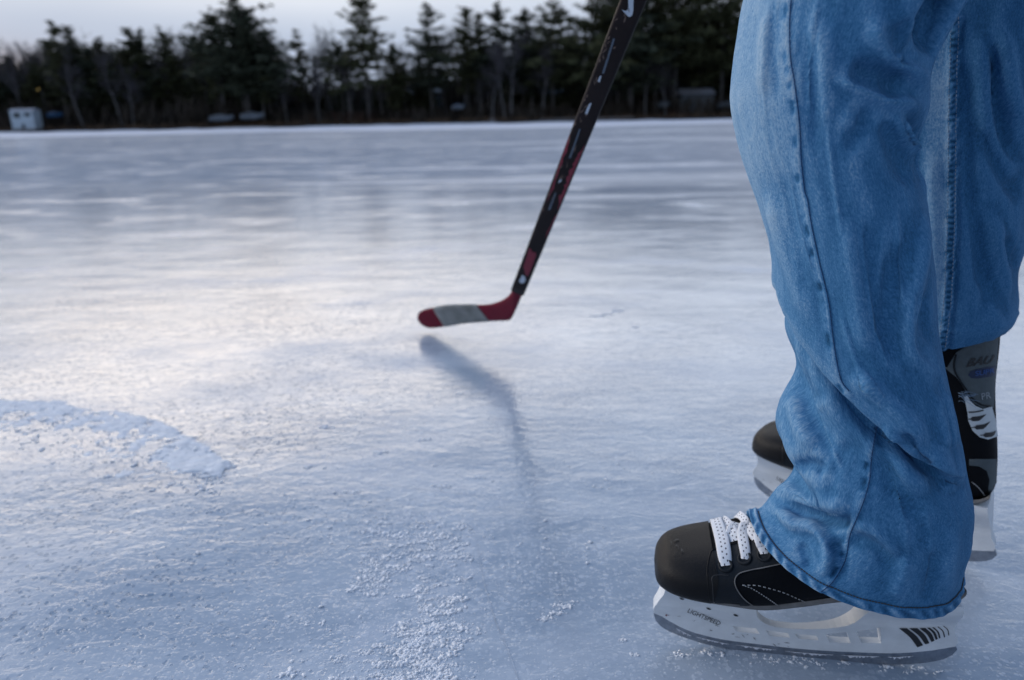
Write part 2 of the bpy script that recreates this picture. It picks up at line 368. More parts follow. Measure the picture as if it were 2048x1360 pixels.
def seg_dist(P, poly):
    """distance and signed side (positive right of travel, y down in pixels) of points to a polyline, and position 0..1 along it"""
    poly = np.asarray(poly, float); best = np.full(len(P), 1e9); side = np.zeros(len(P)); tt = np.zeros(len(P))
    L = np.r_[0, np.cumsum(np.linalg.norm(np.diff(poly, axis=0), axis=1))]
    for i in range(len(poly) - 1):
        a, b = poly[i], poly[i + 1]; ab = b - a
        t = np.clip(((P - a) @ ab) / (ab @ ab), 0, 1); q = P - (a + t[:, None] * ab); d = np.hypot(q[:, 0], q[:, 1])
        m = d < best; best[m] = d[m]; side[m] = np.sign(ab[0] * q[:, 1] - ab[1] * q[:, 0])[m]; tt[m] = ((L[i] + t * (L[i + 1] - L[i])) / L[-1])[m]
    return best, side, tt

def snow_crumbs():
    g_ = (1 + 5 ** .5) / 2                                 # chips: jittered icosahedra
    iv = np.array([(-1, g_, 0), (1, g_, 0), (-1, -g_, 0), (1, -g_, 0), (0, -1, g_), (0, 1, g_), (0, -1, -g_), (0, 1, -g_), (g_, 0, -1), (g_, 0, 1), (-g_, 0, -1), (-g_, 0, 1)]) / 1.9
    ifc = np.array([(0, 11, 5), (0, 5, 1), (0, 1, 7), (0, 7, 10), (0, 10, 11), (1, 5, 9), (5, 11, 4), (11, 10, 2), (10, 7, 6), (7, 1, 8), (3, 9, 4), (3, 4, 2), (3, 2, 6), (3, 6, 8), (3, 8, 9), (4, 9, 5), (2, 4, 11), (6, 2, 10), (8, 6, 7), (9, 8, 1)])
    V = []; Fs = []; nb = 0
    def blob(x, y, r, h):
        nonlocal nb
        k = .55 + .9 * rng.rand(len(iv), 1); k2 = rng.uniform(.6, 1.9); q = iv * k * np.array([r * k2, r / k2 ** .5, h]); th_ = rng.rand() * 3.14; q = q @ np.array([[math.cos(th_), math.sin(th_), 0], [-math.sin(th_), math.cos(th_), 0], [0, 0, 1]]); q[:, 2] += h * .35
        q[:, 0] += x; q[:, 1] += y; V.append(q); Fs.append(ifc + nb); nb += len(iv)
    def clump(x, y, n, r):
        x0, y0 = x, y
        for _ in range(n):
            s = r * (.32 + 1.7 * rng.rand() ** 3); blob(x, y, s, min(s * (.3 + .35 * rng.rand()), .0016))
            k_ = 1 + .22 * n ** .5; x = x0 + rng.randn() * r * 1.7 * k_; y = y0 + rng.randn() * r * .75 * k_
    path = [(905, 1050), (845, 1090), (790, 1140), (805, 1200), (835, 1235), (800, 1290), (810, 1330), (800, 1400)]
    pp = crom(path, 120)
    for i in range(2700):
        c = pp[rng.randint(120)]; sx = 48 + 30 * rng.rand()
        g = ground(c[0] + rng.randn() * sx, c[1] + rng.randn() * 18)
        if fbm([[g[0] * 24, g[1] * 30, 1.0]], 2)[0] < .46: continue
        big = rng.rand() < .13
        clump(g[0], g[1], rng.randint(14, 60) if big else rng.randint(1, 6), (.0006 + .0008 * rng.rand()) if big else .0003 + .0005 * rng.rand())
    for px, py, n, r in [(1125, 1212, 26, .0026), (1118, 1226, 20, .0024), (1090, 1238, 16, .0026), (1245, 1280, 12, .0020), (1270, 1310, 10, .002),
                         (885, 973, 26, .0032), (925, 1055, 22, .0034), (915, 788, 10, .004), (700, 985, 24, .0034), (760, 905, 18, .0034), (850, 880, 14, .003),
                         (735, 1045, 18, .0026), (760, 1035, 12, .0026), (870, 930, 9, .0028), (960, 955, 8, .0026), (620, 935, 12, .003), (655, 855, 16, .004),
                         (1195, 632, 16, .006), (1235, 622, 14, .006), (1215, 628, 10, .005), (1270, 655, 6, .005), (440, 935, 40, .005), (420, 950, 30, .005), (400, 930, 30, .004)]:
        g = ground(px, py); clump(g[0], g[1], int(n * 4), r * .36)
    ce = crom([(-60, 812), (120, 808), (240, 832), (330, 850), (400, 890), (450, 930)], 60)
    for _ in range(1100):                                  # broken grains over and below the crust
        c = ce[rng.randint(60)]; dn = abs(rng.randn()) * 42; g = ground(c[0] - .35 * dn + rng.randn() * 12, c[1] + dn)
        clump(g[0], g[1], rng.randint(1, 7), .0006 + .0016 * rng.rand() ** 2)
    for _ in range(90):
        t = rng.rand(); g = ground(1345 + 540 * t, 1296 + 42 * t + abs(rng.randn()) * 9); clump(g[0], g[1], rng.randint(1, 8), .0005 + .0006 * rng.rand())
    for _ in range(1500):                                   # a thin scatter of single grains over the near ice
        g = ground(rng.uniform(350, 1400), 760 + 620 * rng.rand() ** .7)
        if fbm([[g[0] * 9, g[1] * 9, 4.0]], 2)[0] > .47: clump(g[0], g[1], rng.randint(1, 4), .0005 + .0008 * rng.rand() ** 2)
    struct(mesh_obj('snow_crumbs', np.vstack(V), np.vstack(Fs), M['snow'], smooth=True), 'stuff')
snow_crumbs()

def snow_crust():
    edge = np.array([ground(*q)[:2] for q in [(-260, 775), (-120, 790), (0, 795), (60, 801), (120, 795), (165, 815), (245, 819), (320, 835), (365, 858), (425, 895), (472, 925), (470, 950), (430, 968)]])
    x0, x1, y0, y1, st = -1.45, -.42, .82, 1.33, .0034
    xs = np.arange(x0, x1, st); ys = np.arange(y0, y1, st); X, Y = np.meshgrid(xs, ys); P = np.stack([X.ravel(), Y.ravel()], 1)
    W = P + .020 * (np.stack([fbm(np.c_[P * 30, P[:, :1] * 0 + 2], 3), fbm(np.c_[P * 30, P[:, :1] * 0 + 8], 3)], 1) - .5)
    d, s, t = seg_dist(W, edge); d = d * np.where(s < 0, 1, -1)
    n1 = fbm(np.c_[P * 42, P[:, :1] * 0], 4); n2 = fbm(np.c_[P * 9, P[:, :1] * 0 + 5], 3)
    z = (.0024 + .0100 * np.clip(n1 - .36, 0, 1)) * sm(0, .014, d) * np.exp(-np.clip(d, 0, 1) / (.06 + .13 * n2)) * sm(-.02, .10, t + .0) * sm(1.0, .93, t)
    z = z * (1 + 1.3 * np.exp(-((P[:, 0] - ground(435, 938)[0]) ** 2 + (P[:, 1] - ground(435, 938)[1]) ** 2) / .0022)) - .0016
    z += .0046 * (fbm(np.c_[P * 150, P[:, :1] * 0], 3) - .5) - .0050 * sm(.0, .16, d) * np.clip(fbm(np.c_[P * 70, P[:, :1] * 0 + 3], 4) - .34, 0, 1) * 2.2
    z = np.where(z > 0, z * .6, z); nr, nu = X.shape; Fc = np.array(grid_faces(nr, nu, False)); keep = (z[Fc] > .0002).any(1); Fc = Fc[keep]
    used, inv = np.unique(Fc, return_inverse=True); V = np.c_[P, z][used]
    struct(mesh_obj('snow_crust', V, inv.reshape(-1, 4), M['crustsnow']), 'stuff')
snow_crust()

def ribbon(name, pts, wd, m, z=.0008):
    p = np.asarray(pts, float); t = np.gradient(p[:, :2], axis=0); t /= np.linalg.norm(t, axis=1)[:, None]
    n = np.c_[-t[:, 1], t[:, 0]]; wd = np.asarray(wd)[:, None] / 2
    jit = (rng.rand(len(p), 1) - .5) * .5
    v = np.vstack([np.c_[p[:, :2] + n * wd * (1 + jit), np.full(len(p), z)], np.c_[p[:, :2] - n * wd * (1 - jit), np.full(len(p), z)]])
    k = len(p); return struct(mesh_obj(name, v, [(i, i + 1, k + i + 1, k + i) for i in range(k - 1)], m))
ck = np.array([ground(*q) for q in crom([(940, 1040), (955, 1090), (963, 1140), (972, 1180), (990, 1240), (1012, 1290), (1042, 1375)], 60)])
ribbon('ice_crack', ck, .0007 * np.sin(np.linspace(.05, 2.2, 60)) + .0001, M['crack'])

for i_ in range(11):                                      # faint cuts of skate blades
    c_ = np.array([rng.uniform(-.9, 1.2), rng.uniform(.7, 3.6)]); a_ = rng.uniform(-.5, .6); L_ = rng.uniform(.3, 1.3); cv = rng.uniform(-.35, .35); q_ = np.linspace(-.5, .5, 50)
    d_ = np.array([math.cos(a_), math.sin(a_)]); n_ = np.array([-d_[1], d_[0]]); pts_ = c_ + np.outer(q_ * L_, d_) + np.outer(cv * (q_ * L_) ** 2, n_)
    ribbon('skate_cut', np.c_[pts_, q_ * 0], .0006 * np.cos(q_ * 3.0) + .0001, M['cut'], .0006)

def tz(x, y):
    """height of the wooded shore"""
    b = sm(100, 106, y) * .55 - .12
    return b + sm(106, 150, y) * 2.2 + sm(150, 420, y) * (7 + 5 * sm(-20, -120, x)) + (fbm(np.stack([x * .05, y * .05, x * 0], -1), 3) - .5) * 1.2 * sm(106, 125, y)
xs = np.r_[np.arange(-420, -160, 20.), np.arange(-160, 201, 2.5), np.arange(220, 421, 20.)]; ys = np.r_[np.arange(99, 112, .8), np.arange(112, 170, 4.), np.arange(170, 700, 30.)]
X, Y = np.meshgrid(xs, ys); Yw = Y + np.where(Y < 125, 1.6 * (vnoise(np.stack([X * .08, X * 0, X * 0], -1)) - .5), 0)
struct(mesh_obj('shore_ground', np.stack([X, Yw, tz(X, Y)], -1).reshape(-1, 3), grid_faces(*X.shape, False), M['earth']))
# snow lying along the foot of the bank
xs = np.arange(-200, 230, 1.0); rows = []
for k, yy in enumerate((47, 54, 62, 75, 90, 100, 103.4)):
    j = (fbm(np.c_[xs * .06, xs * 0 + k * 3, xs * 0], 3) - .5) * (16 if k == 0 else 9 if k == 1 else 2)
    rows.append(np.c_[xs, yy + j, np.full(len(xs), .004) + (0 if k < 5 else (.05 if k == 5 else .16)) * (.5 + vnoise(np.c_[xs * .4, xs * 0, xs * 0]))])
struct(mesh_obj('snow_strip', np.vstack(rows), grid_faces(7, len(xs), False), M['farsnow']))
def tzs(x, y): return float(tz(np.array([float(x)]), np.array([float(y)]))[0])
def shore(px, Y):
    """a point of the shore seen in column px, Y metres out"""
    hy = 243 - (px - 1024) * .02; d = ray(px, hy); return float(d[0] / d[1] * Y), Y

# dry grass and brush: uncountable
def blades(name, m, n, yr, hr, wr, xr=(-165, 200), lean=.25, dens=None, clump=5):
    V = []; Fs = []; k = 0
    for _ in range(n):
        x = rng.uniform(*xr); y = rng.uniform(*yr)
        h0 = dens(x, y) if dens else 1.0
        if h0 <= 0: continue
        z = tzs(x, y) - .1
        for _ in range(clump):
            h = rng.uniform(*hr) * h0; wv = rng.uniform(*wr); a = rng.uniform(0, math.pi); dx, dy = math.cos(a) * wv, math.sin(a) * wv
            lx, ly = rng.randn(2) * lean * h; ox, oy = rng.randn(2) * .5
            V += [(x + ox - dx, y + oy - dy, z), (x + ox + dx, y + oy + dy, z), (x + ox + lx + dx * .7, y + oy + ly, z + h * .7), (x + ox + lx * 1.5, y + oy + ly * 1.4, z + h)]
            Fs += [(k, k + 1, k + 2), (k, k + 2, k + 3)]; k += 4
    return struct(mesh_obj(name, V, Fs, m, smooth=False), 'stuff')
def leftness(x): return float(sm(-25, -60, x))
def prof(x, y):
    """how tall the undergrowth stands: high on the left, low in the gap, middling on the right"""
    px = CX + F * x / y
    return float(np.interp(px, [-400, 0, 130, 420, 560, 600, 720, 800, 950, 1150, 1300, 1480, 2400], [1.0, 1.05, 1.15, 1.15, .95, .62, .52, .60, .66, .68, .75, .80, .9]))
blades('dry_grass', M['grass'], 1500, (104, 108), (.25, .9), (.04, .12))
blades('brush', M['brush'], 2600, (107, 128), (1.2, 4.5), (.10, .28), dens=lambda x, y: prof(x, y))
blades('rusty_brush', M['redbrush'], 520, (105, 112), (.5, 2.2), (.08, .2), dens=lambda x, y: 1.0 if vnoise(np.array([[x * .08, 3., 0.]]))[0] > .5 else 0)
blades('dark_wood', M['brush'], 4200, (128, 175), (5.0, 11.5), (.25, .7), xr=(-230, 260), dens=lambda x, y: prof(x, y), clump=6)

# ------------------------------------------------------------------ trees
def trunk_tube(mb, H, r0, lean=(0, 0), n=7, wob=.12, k=10):
    t = np.linspace(0, 1, k); ph = rng.rand(2) * 6
    p = np.c_[lean[0] * t * H + wob * np.sin(t * 5 + ph[0]) * t, lean[1] * t * H + wob * np.sin(t * 4 + ph[1]) * t, t * H - .3 * (t == 0)]
    mb.tube(p, r0 * (1 - .93 * t), n); return p
def conifer_mesh(seed, H, base=.3, wide=.16, sparse=1.0, irregular=.35, up=.10, tops=1):
    """trunk and crown of a pine with plates of needles on uneven branches"""
    rs = np.random.RandomState(seed); tr = MB(); cr = MB(); V = []
    for tp in range(tops):
        ln = (0, 0) if tp == 0 else (rs.choice([-1, 1]) * rs.uniform(.05, .1), rs.uniform(-.04, .04)); hh = H * (1 if tp == 0 else rs.uniform(.82, .95))
        sp = trunk_tube(tr, hh, .012 * H + .03, ln, wob=.02 * H)
        z = base * hh
        while z < hh * .985:
            f = (z / hh - base) / (1 - base)
            shape = (1 - f) ** .75 * (.55 + .45 * min(1, f * 4)) + .03
            nb = rs.randint(4, 7); c = np.array([np.interp(z, sp[:, 2], sp[:, 0]), np.interp(z, sp[:, 2], sp[:, 1]), z]); a0 = rs.rand() * 6.28
            for b in range(nb):
                if rs.rand() > sparse * (.9 if f > .2 else .7): continue
                L = 2.05 * H * wide * shape * (1 + irregular * rs.randn()); L = max(.25, L)
                a = a0 + 6.28 * b / nb + rs.randn() * .3; c = np.array([np.interp(z, sp[:, 2], sp[:, 0]), np.interp(z, sp[:, 2], sp[:, 1]), min(hh, z + rs.randn() * .45)]); dr = np.array([math.cos(a), math.sin(a), 0])
                rise = up + .5 * f ** 2 + .12 * rs.randn()
                q = np.linspace(0, 1, 5); pts = c + np.outer(q * L, dr) + np.c_[q * 0, q * 0, L * (rise * q - .10 * q ** 2 * (1 - f))]
                cr.tube(pts[[0, 2, 4]], [.035 + .004 * H * (1 - f), .03, .012], 3, False)
                for t in np.arange(.22 if L > 1 else .1, 1.04, .17 if L > 1.5 else .3):
                    pc = c + dr * L * t + np.array([0, 0, L * (rise * t - .10 * t * t * (1 - f))]); sz = (.26 + .10 * L) * (1.1 - .35 * t)
                    for _ in range(rs.randint(6, 11)):
                        o = pc + rs.randn(3) * np.array([.42, .42, .14]) * sz * 1.5
                        e1 = rs.randn(3) * np.array([1, 1, .45]); e1 *= sz * .75 / np.linalg.norm(e1); e2 = rs.randn(3) * np.array([1, 1, .5]); e2 *= sz * .42 / np.linalg.norm(e2)
                        V.append((o - e1, o + e2, o + e1, o - e2 * .6))
            z += rs.uniform(.26, .52) * (H / 15) ** .5
    V = np.array(V).reshape(-1, 3); cr.add(V, np.arange(len(V)).reshape(-1, 4))
    return tr, cr
def bare_mesh(seed, H, spread=.5, up=.8):
    rs = np.random.RandomState(seed); tr = MB(); cr = MB()
    sp = trunk_tube(tr, H * .8, .010 * H + .04, (rs.randn() * .05, rs.randn() * .04), wob=.03 * H)
    def branch(p, d, L, r, lev):
        q = [p]; dd = d.copy()
        for _ in range(3):
            dd = dd + rs.randn(3) * .22 + np.array([0, 0, .10 * up]); dd /= np.linalg.norm(dd); q.append(q[-1] + dd * L / 3)
        cr.tube(q, np.linspace(r, r * .5, 4), 3, False)
        if lev == 0: return
        for _ in range(rs.randint(3, 5)):
            t = rs.uniform(.35, 1.0); k = min(2, int(t * 3)); pp = q[k] + (q[k + 1] - q[k]) * (t * 3 - k)
            a = rs.randn(3); nd = dd * .75 + a / np.linalg.norm(a) * spread * 1.25; nd[2] += .2 * up; nd /= np.linalg.norm(nd)
            branch(pp, nd, L * rs.uniform(.5, .72), max(.014, r * .5), lev - 1)
    for i in range(11):
        t = rs.uniform(.32, 1.0); p = np.array([np.interp(t * H * .8, sp[:, 2], sp[:, k]) for k in (0, 1, 2)])
        a = rs.rand() * 6.28; d = np.array([math.cos(a) * spread, math.sin(a) * spread, up]); d /= np.linalg.norm(d)
        branch(p, d, H * rs.uniform(.20, .32) * (1.15 - .5 * t), .004 * H + .015, 3)
    return tr, cr
def copy_thing(root, loc, rz, sc, label=None):
    r = root.copy(); COL.objects.link(r); r.location = loc; r.rotation_euler = (0, 0, rz); r.scale = (sc,) * 3 if isinstance(sc, (int, float)) else sc
    if label: r['label'] = label
    for ch in list(root.children):
        c = ch.copy(); COL.objects.link(c); c.parent = r
        for g in ch.children:
            d = g.copy(); COL.objects.link(d); d.parent = c
    return r
def tree(name, parts, crown_name, bark, leaf, loc, label, cat, group=None, rz=0.0):
    e = empty(name, loc, label, cat, 0.0, group)
    o = parts[0].build('trunk', bark, e, world=False); o2 = parts[1].build(crown_name, leaf, e, world=False, smooth=False)
    e.rotation_euler = (0, 0, rz); return e
# conifers one can tell apart: column, top row, distance, width, base of crown, fullness, leading shoots, label
PX = 110.0
CON = [
    (30, 150, 118, .17, .15, 1.0, 1, 'low dark pine above the white cabin at the far left'),
    (95, 132, 116, .18, .15, 1.0, 1, 'short dark pine just left of the tall upswept pine at left'),
    (142, 42, 110, .115, .30, .75, 1, 'tall thin pine with sparse upswept branches, first tall tree from the left'),
    (176, 54, 112, .13, .18, 1.0, 1, 'dark narrow pine touching the thin upswept pine at left'),
    (228, 78, 114, .12, .2, .85, 1, 'lower pointed pine right of the paired dark pines at left'),
    (284, 60, 116, .15, .2, .9, 1, 'blunt pine with a twin beside it in the left wood'),
    (312, 61, 117, .12, .25, .85, 1, 'slim pine, right one of the twins in the left wood'),
    (358, 64, 116, .13, .2, .9, 1, 'hazy pine standing alone between the twin pines and the broad pine'),
    (448, 26, 110, .17, .3, .85, 1, 'ragged pine leaning against the left of the broadest pine'),
    (500, 1, 108, .22, .28, 1.0, 2, 'broadest pine of the shore, dense crown with two tops'),
    (545, 62, 110, .17, .28, .8, 1, 'shorter pine with long right-hand boughs beside the broadest pine'),
    (613, 62, 118, .12, .3, .7, 1, 'small spire pine in the gap between the two tallest pines'),
    (690, 86, 112, .15, .45, .7, 1, 'stubby pine top close left of the tall layered pine'),
    (740, -10, 108, .16, .33, .9, 1, 'tall layered pine standing clear against the sky near the middle'),
    (796, 92, 112, .16, .2, .8, 1, 'low pine at the right foot of the tall layered pine'),
    (866, 8, 112, .16, .22, .68, 1, 'see-through pine with gappy crown right of the tall layered pine'),
    (938, 18, 114, .13, .28, .75, 1, 'pointed pine, left of a close group of three'),
    (965, 26, 116, .11, .3, .7, 1, 'thin pine, middle of a close group of three'),
    (1000, 8, 114, .14, .25, .85, 1, 'dark pine, right of a close group of three'),
    (1106, 2, 112, .16, .3, .72, 1, 'tall open pine just left of the stick shaft'),
    (1182, -18, 110, .20, .3, .85, 1, 'bushy dark pine directly behind the stick shaft'),
    (1262, -50, 110, .20, .26, .9, 2, 'big dark pine right of the stick shaft'),
    (1345, -70, 112, .19, .35, .8, 1, 'big dark pine above the boathouse with the pale roof'),
    (1440, -40, 112, .19, .33, .8, 1, 'big dark pine nearest the jeans'),
    (1222, -35, 116, .19, .22, .85, 1, 'dark pine half behind the shaft, left of the two-topped pine'),
    (1308, -45, 117, .19, .22, .85, 1, 'dark pine set back between the two big pines at right'),
    (1395, -55, 116, .19, .25, .8, 1, 'dark pine set back above the right end of the pale-roofed boathouse'),
    (1048, 22, 117, .17, .25, .8, 1, 'soft pine among bare trees left of the stick shaft'),
    (1560, -30, 114, .18, .3, .85, 1, 'dark pine hidden behind the nearer trouser leg'),
    (1700, -20, 112, .18, .3, .85, 1, 'dark pine behind the middle of the trouser legs'),
    (1880, -40, 112, .18, .3, .85, 1, 'dark pine behind the further trouser leg'),
    (2060, -20, 112, .18, .3, .85, 1, 'dark pine at the right end of the shore'),
    (-90, 70, 112, .17, .25, .9, 1, 'dark pine beyond the left edge of the view'),
]
for i, (px, ty, D, wd, bs, fu, tp, lab) in enumerate(CON):
    x, y = shore(px, D); z = tzs(x, y) - .15
    d = ray(px, ty); top = CAMH + d[2] / d[1] * y
    H = top - z
    tree('pine_tree', conifer_mesh(100 + i, H, bs, wd, fu, .42 if tp == 1 else .3, tops=tp), 'crown', M['bark'], M['needles' if i % 3 else 'needles2'], (x, y, z), lab, 'pine tree', 'pines along the far shore', rz=0.0)
# smaller pines filling the wood behind
FG = 'young pines deep in the wood'; first = []
for k in range(110):
    px = rng.uniform(-160, 2200); D = rng.uniform(118, 150); x, y = shore(px, D); z = tzs(x, y) - .15
    ty = np.interp(px, [-200, 0, 150, 420, 560, 640, 720, 800, 1000, 1200, 1480, 2200], [100, 110, 78, 70, 90, 130, 145, 125, 80, 50, 15, 20]) + rng.uniform(0, 55)
    d = ray(px, ty); H = CAMH + d[2] / d[1] * y - z
    if k < 6:
        e = tree('pine_tree', conifer_mesh(500 + k, 12.0, .12, .17, .95, .3), 'crown', M['bark'], M['needles' if k % 2 else 'needles2'], (x, y, z), 'small dark pine half hidden behind the taller trees of the shore', 'pine tree', FG); e.scale = (H / 12,) * 3; first.append(e)
    else: copy_thing(first[rng.randint(6)], (x, y, z), rng.rand() * 6.28, H / 12)
# bare trees: nothing but their place tells them apart
BG = 'leafless trees among the pines'
BL = 'bare grey leafless tree with fine twigs among the pines on the far shore'
protos = []
spots = [(20, 95), (48, 84), (75, 80), (102, 92), (128, 120), (205, 130), (250, 98), (262, 88), (330, 82), (338, 90), (388, 74), (402, 68), (420, 80), (470, 120), (575, 100), (590, 88), (634, 84), (655, 78), (668, 96), (640, 120),
         (700, 120), (716, 140), (770, 118), (815, 96), (830, 110), (850, 100), (895, 60), (915, 54), (985, 80), (1020, 60), (1044, 44), (1060, 40), (1078, 52), (1090, 70), (1140, 46), (1150, 60), (1215, 60), (1235, 80), (1290, 50), (1310, 40),
         (1370, 30), (1395, 36), (1420, 30), (1475, 40), (600, 130), (560, 120), (740, 150), (790, 130), (870, 110), (940, 100), (1000, 100), (1120, 100), (310, 130), (170, 140), (1520, 40), (1620, 30), (1750, 30), (1950, 40), (2000, 30), (-40, 90), (-10, 80)]
spots += [(rng.uniform(-60, 1500), np.interp(rng.uniform(0, 1), [0, 1], [50, 140])) for _ in range(46)]
for k, (px, ty) in enumerate(spots):
    D = rng.uniform(112, 140); x, y = shore(px + rng.uniform(-6, 6), D); z = tzs(x, y) - .15; d = ray(px, ty); H = CAMH + d[2] / d[1] * y - z
    if k < 7:
        e = tree('bare_tree', bare_mesh(300 + k, 12.0, .35 + .06 * (k % 4), .8), 'branches', M['palebark' if k % 3 == 0 else 'bark'], M['twigs'], (x, y, z), BL, 'bare tree', BG)
        e.scale = (H / 12,) * 3; protos.append(e)
    else: copy_thing(protos[rng.randint(7)], (x, y, z), rng.rand() * 6.28, H / 12 * 1.0)
# pale-barked trunks at the front of the wood
for px, ty, ln in [(170, 150, -.16), (245, 160, -.10), (268, 170, -.06), (458, 150, -.18), (492, 160, .10), (530, 160, -.04), (575, 175, -.05), (985, 150, -.10), (1010, 140, .05), (1022, 130, .03), (1290, 150, .02), (1330, 160, .02), (1085, 140, .05), (700, 160, .02), (640, 180, 0)]:
    x, y = shore(px, 108.5); z = tzs(x, y) - .15; d = ray(px, ty); H = (CAMH + d[2] / d[1] * y - z) * 1.5
    e = copy_thing(protos[(int(px) // 7) % 7], (x, y, z), rng.rand() * 6, H / 12, 'slender pale-barked bare tree at the front edge of the shore wood')
    e['group'] = 'pale-barked trees at the front of the wood'; e.rotation_euler = (0, ln * .6, rng.rand() * 6)
    for c in e.children:
        if c.name.startswith('trunk'): c.data = c.data.copy(); c.data.materials[0] = M['palebark']

# ------------------------------------------------------------------ small buildings, boats and the lit lamp on the shore
def shore_box(px0, px1, py0, py1, D):
    xa, _ = shore(px0, D); xb, _ = shore(px1, D); hy = 243 - ((px0 + px1) / 2 - 1024) * .02
    z0 = CAMH + (hy - py1) * D / F * 1.0; z1 = CAMH + (hy - py0) * D / F; return xa, xb, z0, z1
# white cabin at the left
D = 103.5; xa, xb, z0, z1 = shore_box(27, 72, 228, 262, D); xc = (xa + xb) / 2; wd = xb - xa
e = empty('cabin', (xc, D, z0 - .2), 'small white cabin with dark windows at the water edge, far left', 'cabin')
b = MB(); b.box((xc, D + .95, (z0 - .2 + z1) / 2), (wd, 1.9, z1 - z0 + .2)); b.build('wall', M['whitewall'], e, smooth=False)
def gable(xc, y, z, w, dp, h, m, e):
    q = MB(); q.add([(xc - w / 2, y - dp / 2, z), (xc + w / 2, y - dp / 2, z), (xc + w / 2, y + dp / 2, z), (xc - w / 2, y + dp / 2, z), (xc - w / 2, y, z + h), (xc + w / 2, y, z + h)],
                    [(0, 1, 5, 4), (2, 3, 4, 5), (0, 4, 3), (1, 2, 5), (3, 2, 1, 0)]); return q.build('roof', m, e, smooth=False)
gable(xc, D + .95, z1 + .003, wd + .25, 2.2, .28, M['roofwhite'], e)
for fx, fz, sx, sz in ((-.20, .76, .95, .65), (.26, .78, .8, .5), (.0, .16, .45, .6)):
    q = MB(); q.box((xc + fx * wd, D - .012, z0 + fz * (z1 - z0)), (sx, .03, sz)); q.build('window', M['darkglass'], e, smooth=False)
q = MB(); q.box((xc, D - .05, z0 - .05), (wd + .3, .2, .3)); q.build('foundation', M['stone'], e, smooth=False)
def boat(px0, px1, py0, py1, D, label, m, name='covered_boat', cat='boat'):
    xa, xb, z0, z1 = shore_box(px0, px1, py0, py1, D); L = xb - xa; h = z1 - z0; e = empty(name, ((xa + xb) / 2, D, z0), label, cat, 0)
    st = np.linspace(-1, 1, 15); V = []
    for s in st:
        wy = .95 * (1 - max(0, s) ** 2.4) ** .6 * (1 if s > -.9 else .85); kz = .30 * h * max(0, s) ** 2; top = .62 * h + .16 * h * max(0, s) ** 2
        for a in np.linspace(0, 1, 9):
            th = math.pi * a; V.append(((xa + xb) / 2 + s * L / 2, D - wy * math.cos(th) * (.6 + .4 * math.sin(th) ** .3), z0 + kz + (top - kz) * (1 - math.sin(th) ** .6)))
    mesh_obj('hull', V, grid_faces(15, 9, False) + [tuple(range(9))], m, e)
    V = []
    for s in st:
        wy = .97 * (1 - max(0, s) ** 2.4) ** .6; top = .62 * h + .16 * h * max(0, s) ** 2; hump = .22 * h * math.exp(-((s + .1) / .5) ** 2)
        for a in np.linspace(0, 1, 7): V.append(((xa + xb) / 2 + s * L / 2, D - wy * math.cos(math.pi * a), z0 + top + .01 + hump * math.sin(math.pi * a)))
    mesh_obj('cover', V, grid_faces(15, 7, False), m, e); return e
boat(424, 470, 231, 247, 106, 'long low white boat laid up on the bank under the broad pine', M['boatwhite'])
boat(486, 530, 226, 244, 106.5, 'shorter, taller white boat laid up right of the long low one', M['boatwhite'])
boat(104, 132, 228, 240, 106, 'small boat under a blue tarpaulin right of the white cabin', M['blue'])
boat(1312, 1338, 206, 220, 110, 'small grey boat turned over left of the pale-roofed boathouse', M['greywall'])
boat(1436, 1466, 206, 220, 109, 'small blue-grey boat right of the pale-roofed boathouse', M['greywall'])
boat(905, 930, 212, 225, 108, 'small pale boat among the trunks near the middle of the shore', M['boatwhite'])
q = empty('boulder', (*shore(985, 104.2), .1), 'round grey boulder at the snow edge near the middle', 'boulder')
bb = bmesh.new(); bmesh.ops.create_icosphere(bb, subdivisions=2, radius=.5)
V = [tuple(np.array(v.co) * (.85 + .3 * random.random()) * np.array([1, .8, .75]) + np.array([*shore(985, 104.2), .35])) for v in bb.verts]
mesh_obj('stone', V, [[v.index for v in f.verts] for f in bb.faces], M['stone'], q); bb.free()
# boathouse with a pale roof, right
D = 112; xa, xb, z0, z1 = shore_box(1360, 1428, 186, 220, D); xc = (xa + xb) / 2; wd = xb - xa
e = empty('boathouse', (xc, D, z0 - 1), 'dark boathouse with a long pale roof among the pines at right', 'boathouse')
b = MB(); b.box((xc, D + 2.5, (z0 - 1 + z1 - .75) / 2), (wd * .94, 4.2, z1 - .75 - z0 + 1)); b.build('wall', M['greywall'], e, smooth=False)
q = MB(); q.add([(xa - .1, D - .2, z1 - .75), (xb + .1, D - .2, z1 - .75), (xb, D + 2.5, z1 + .15), (xa, D + 2.5, z1 + .15), (xb + .1, D + 5, z1 - .75), (xa - .1, D + 5, z1 - .75)],
               [(0, 1, 2, 3), (3, 2, 4, 5), (0, 3, 5), (1, 4, 2), (0, 5, 4, 1)]); q.build('roof', M['roofwhite'], e, smooth=False)
for fx in (-.25, .05, .32):
    q = MB(); q.box((xc + fx * wd, D + .38, z0 + .8), (.9, .05, 1.3)); q.build('window', M['darkglass'], e, smooth=False)
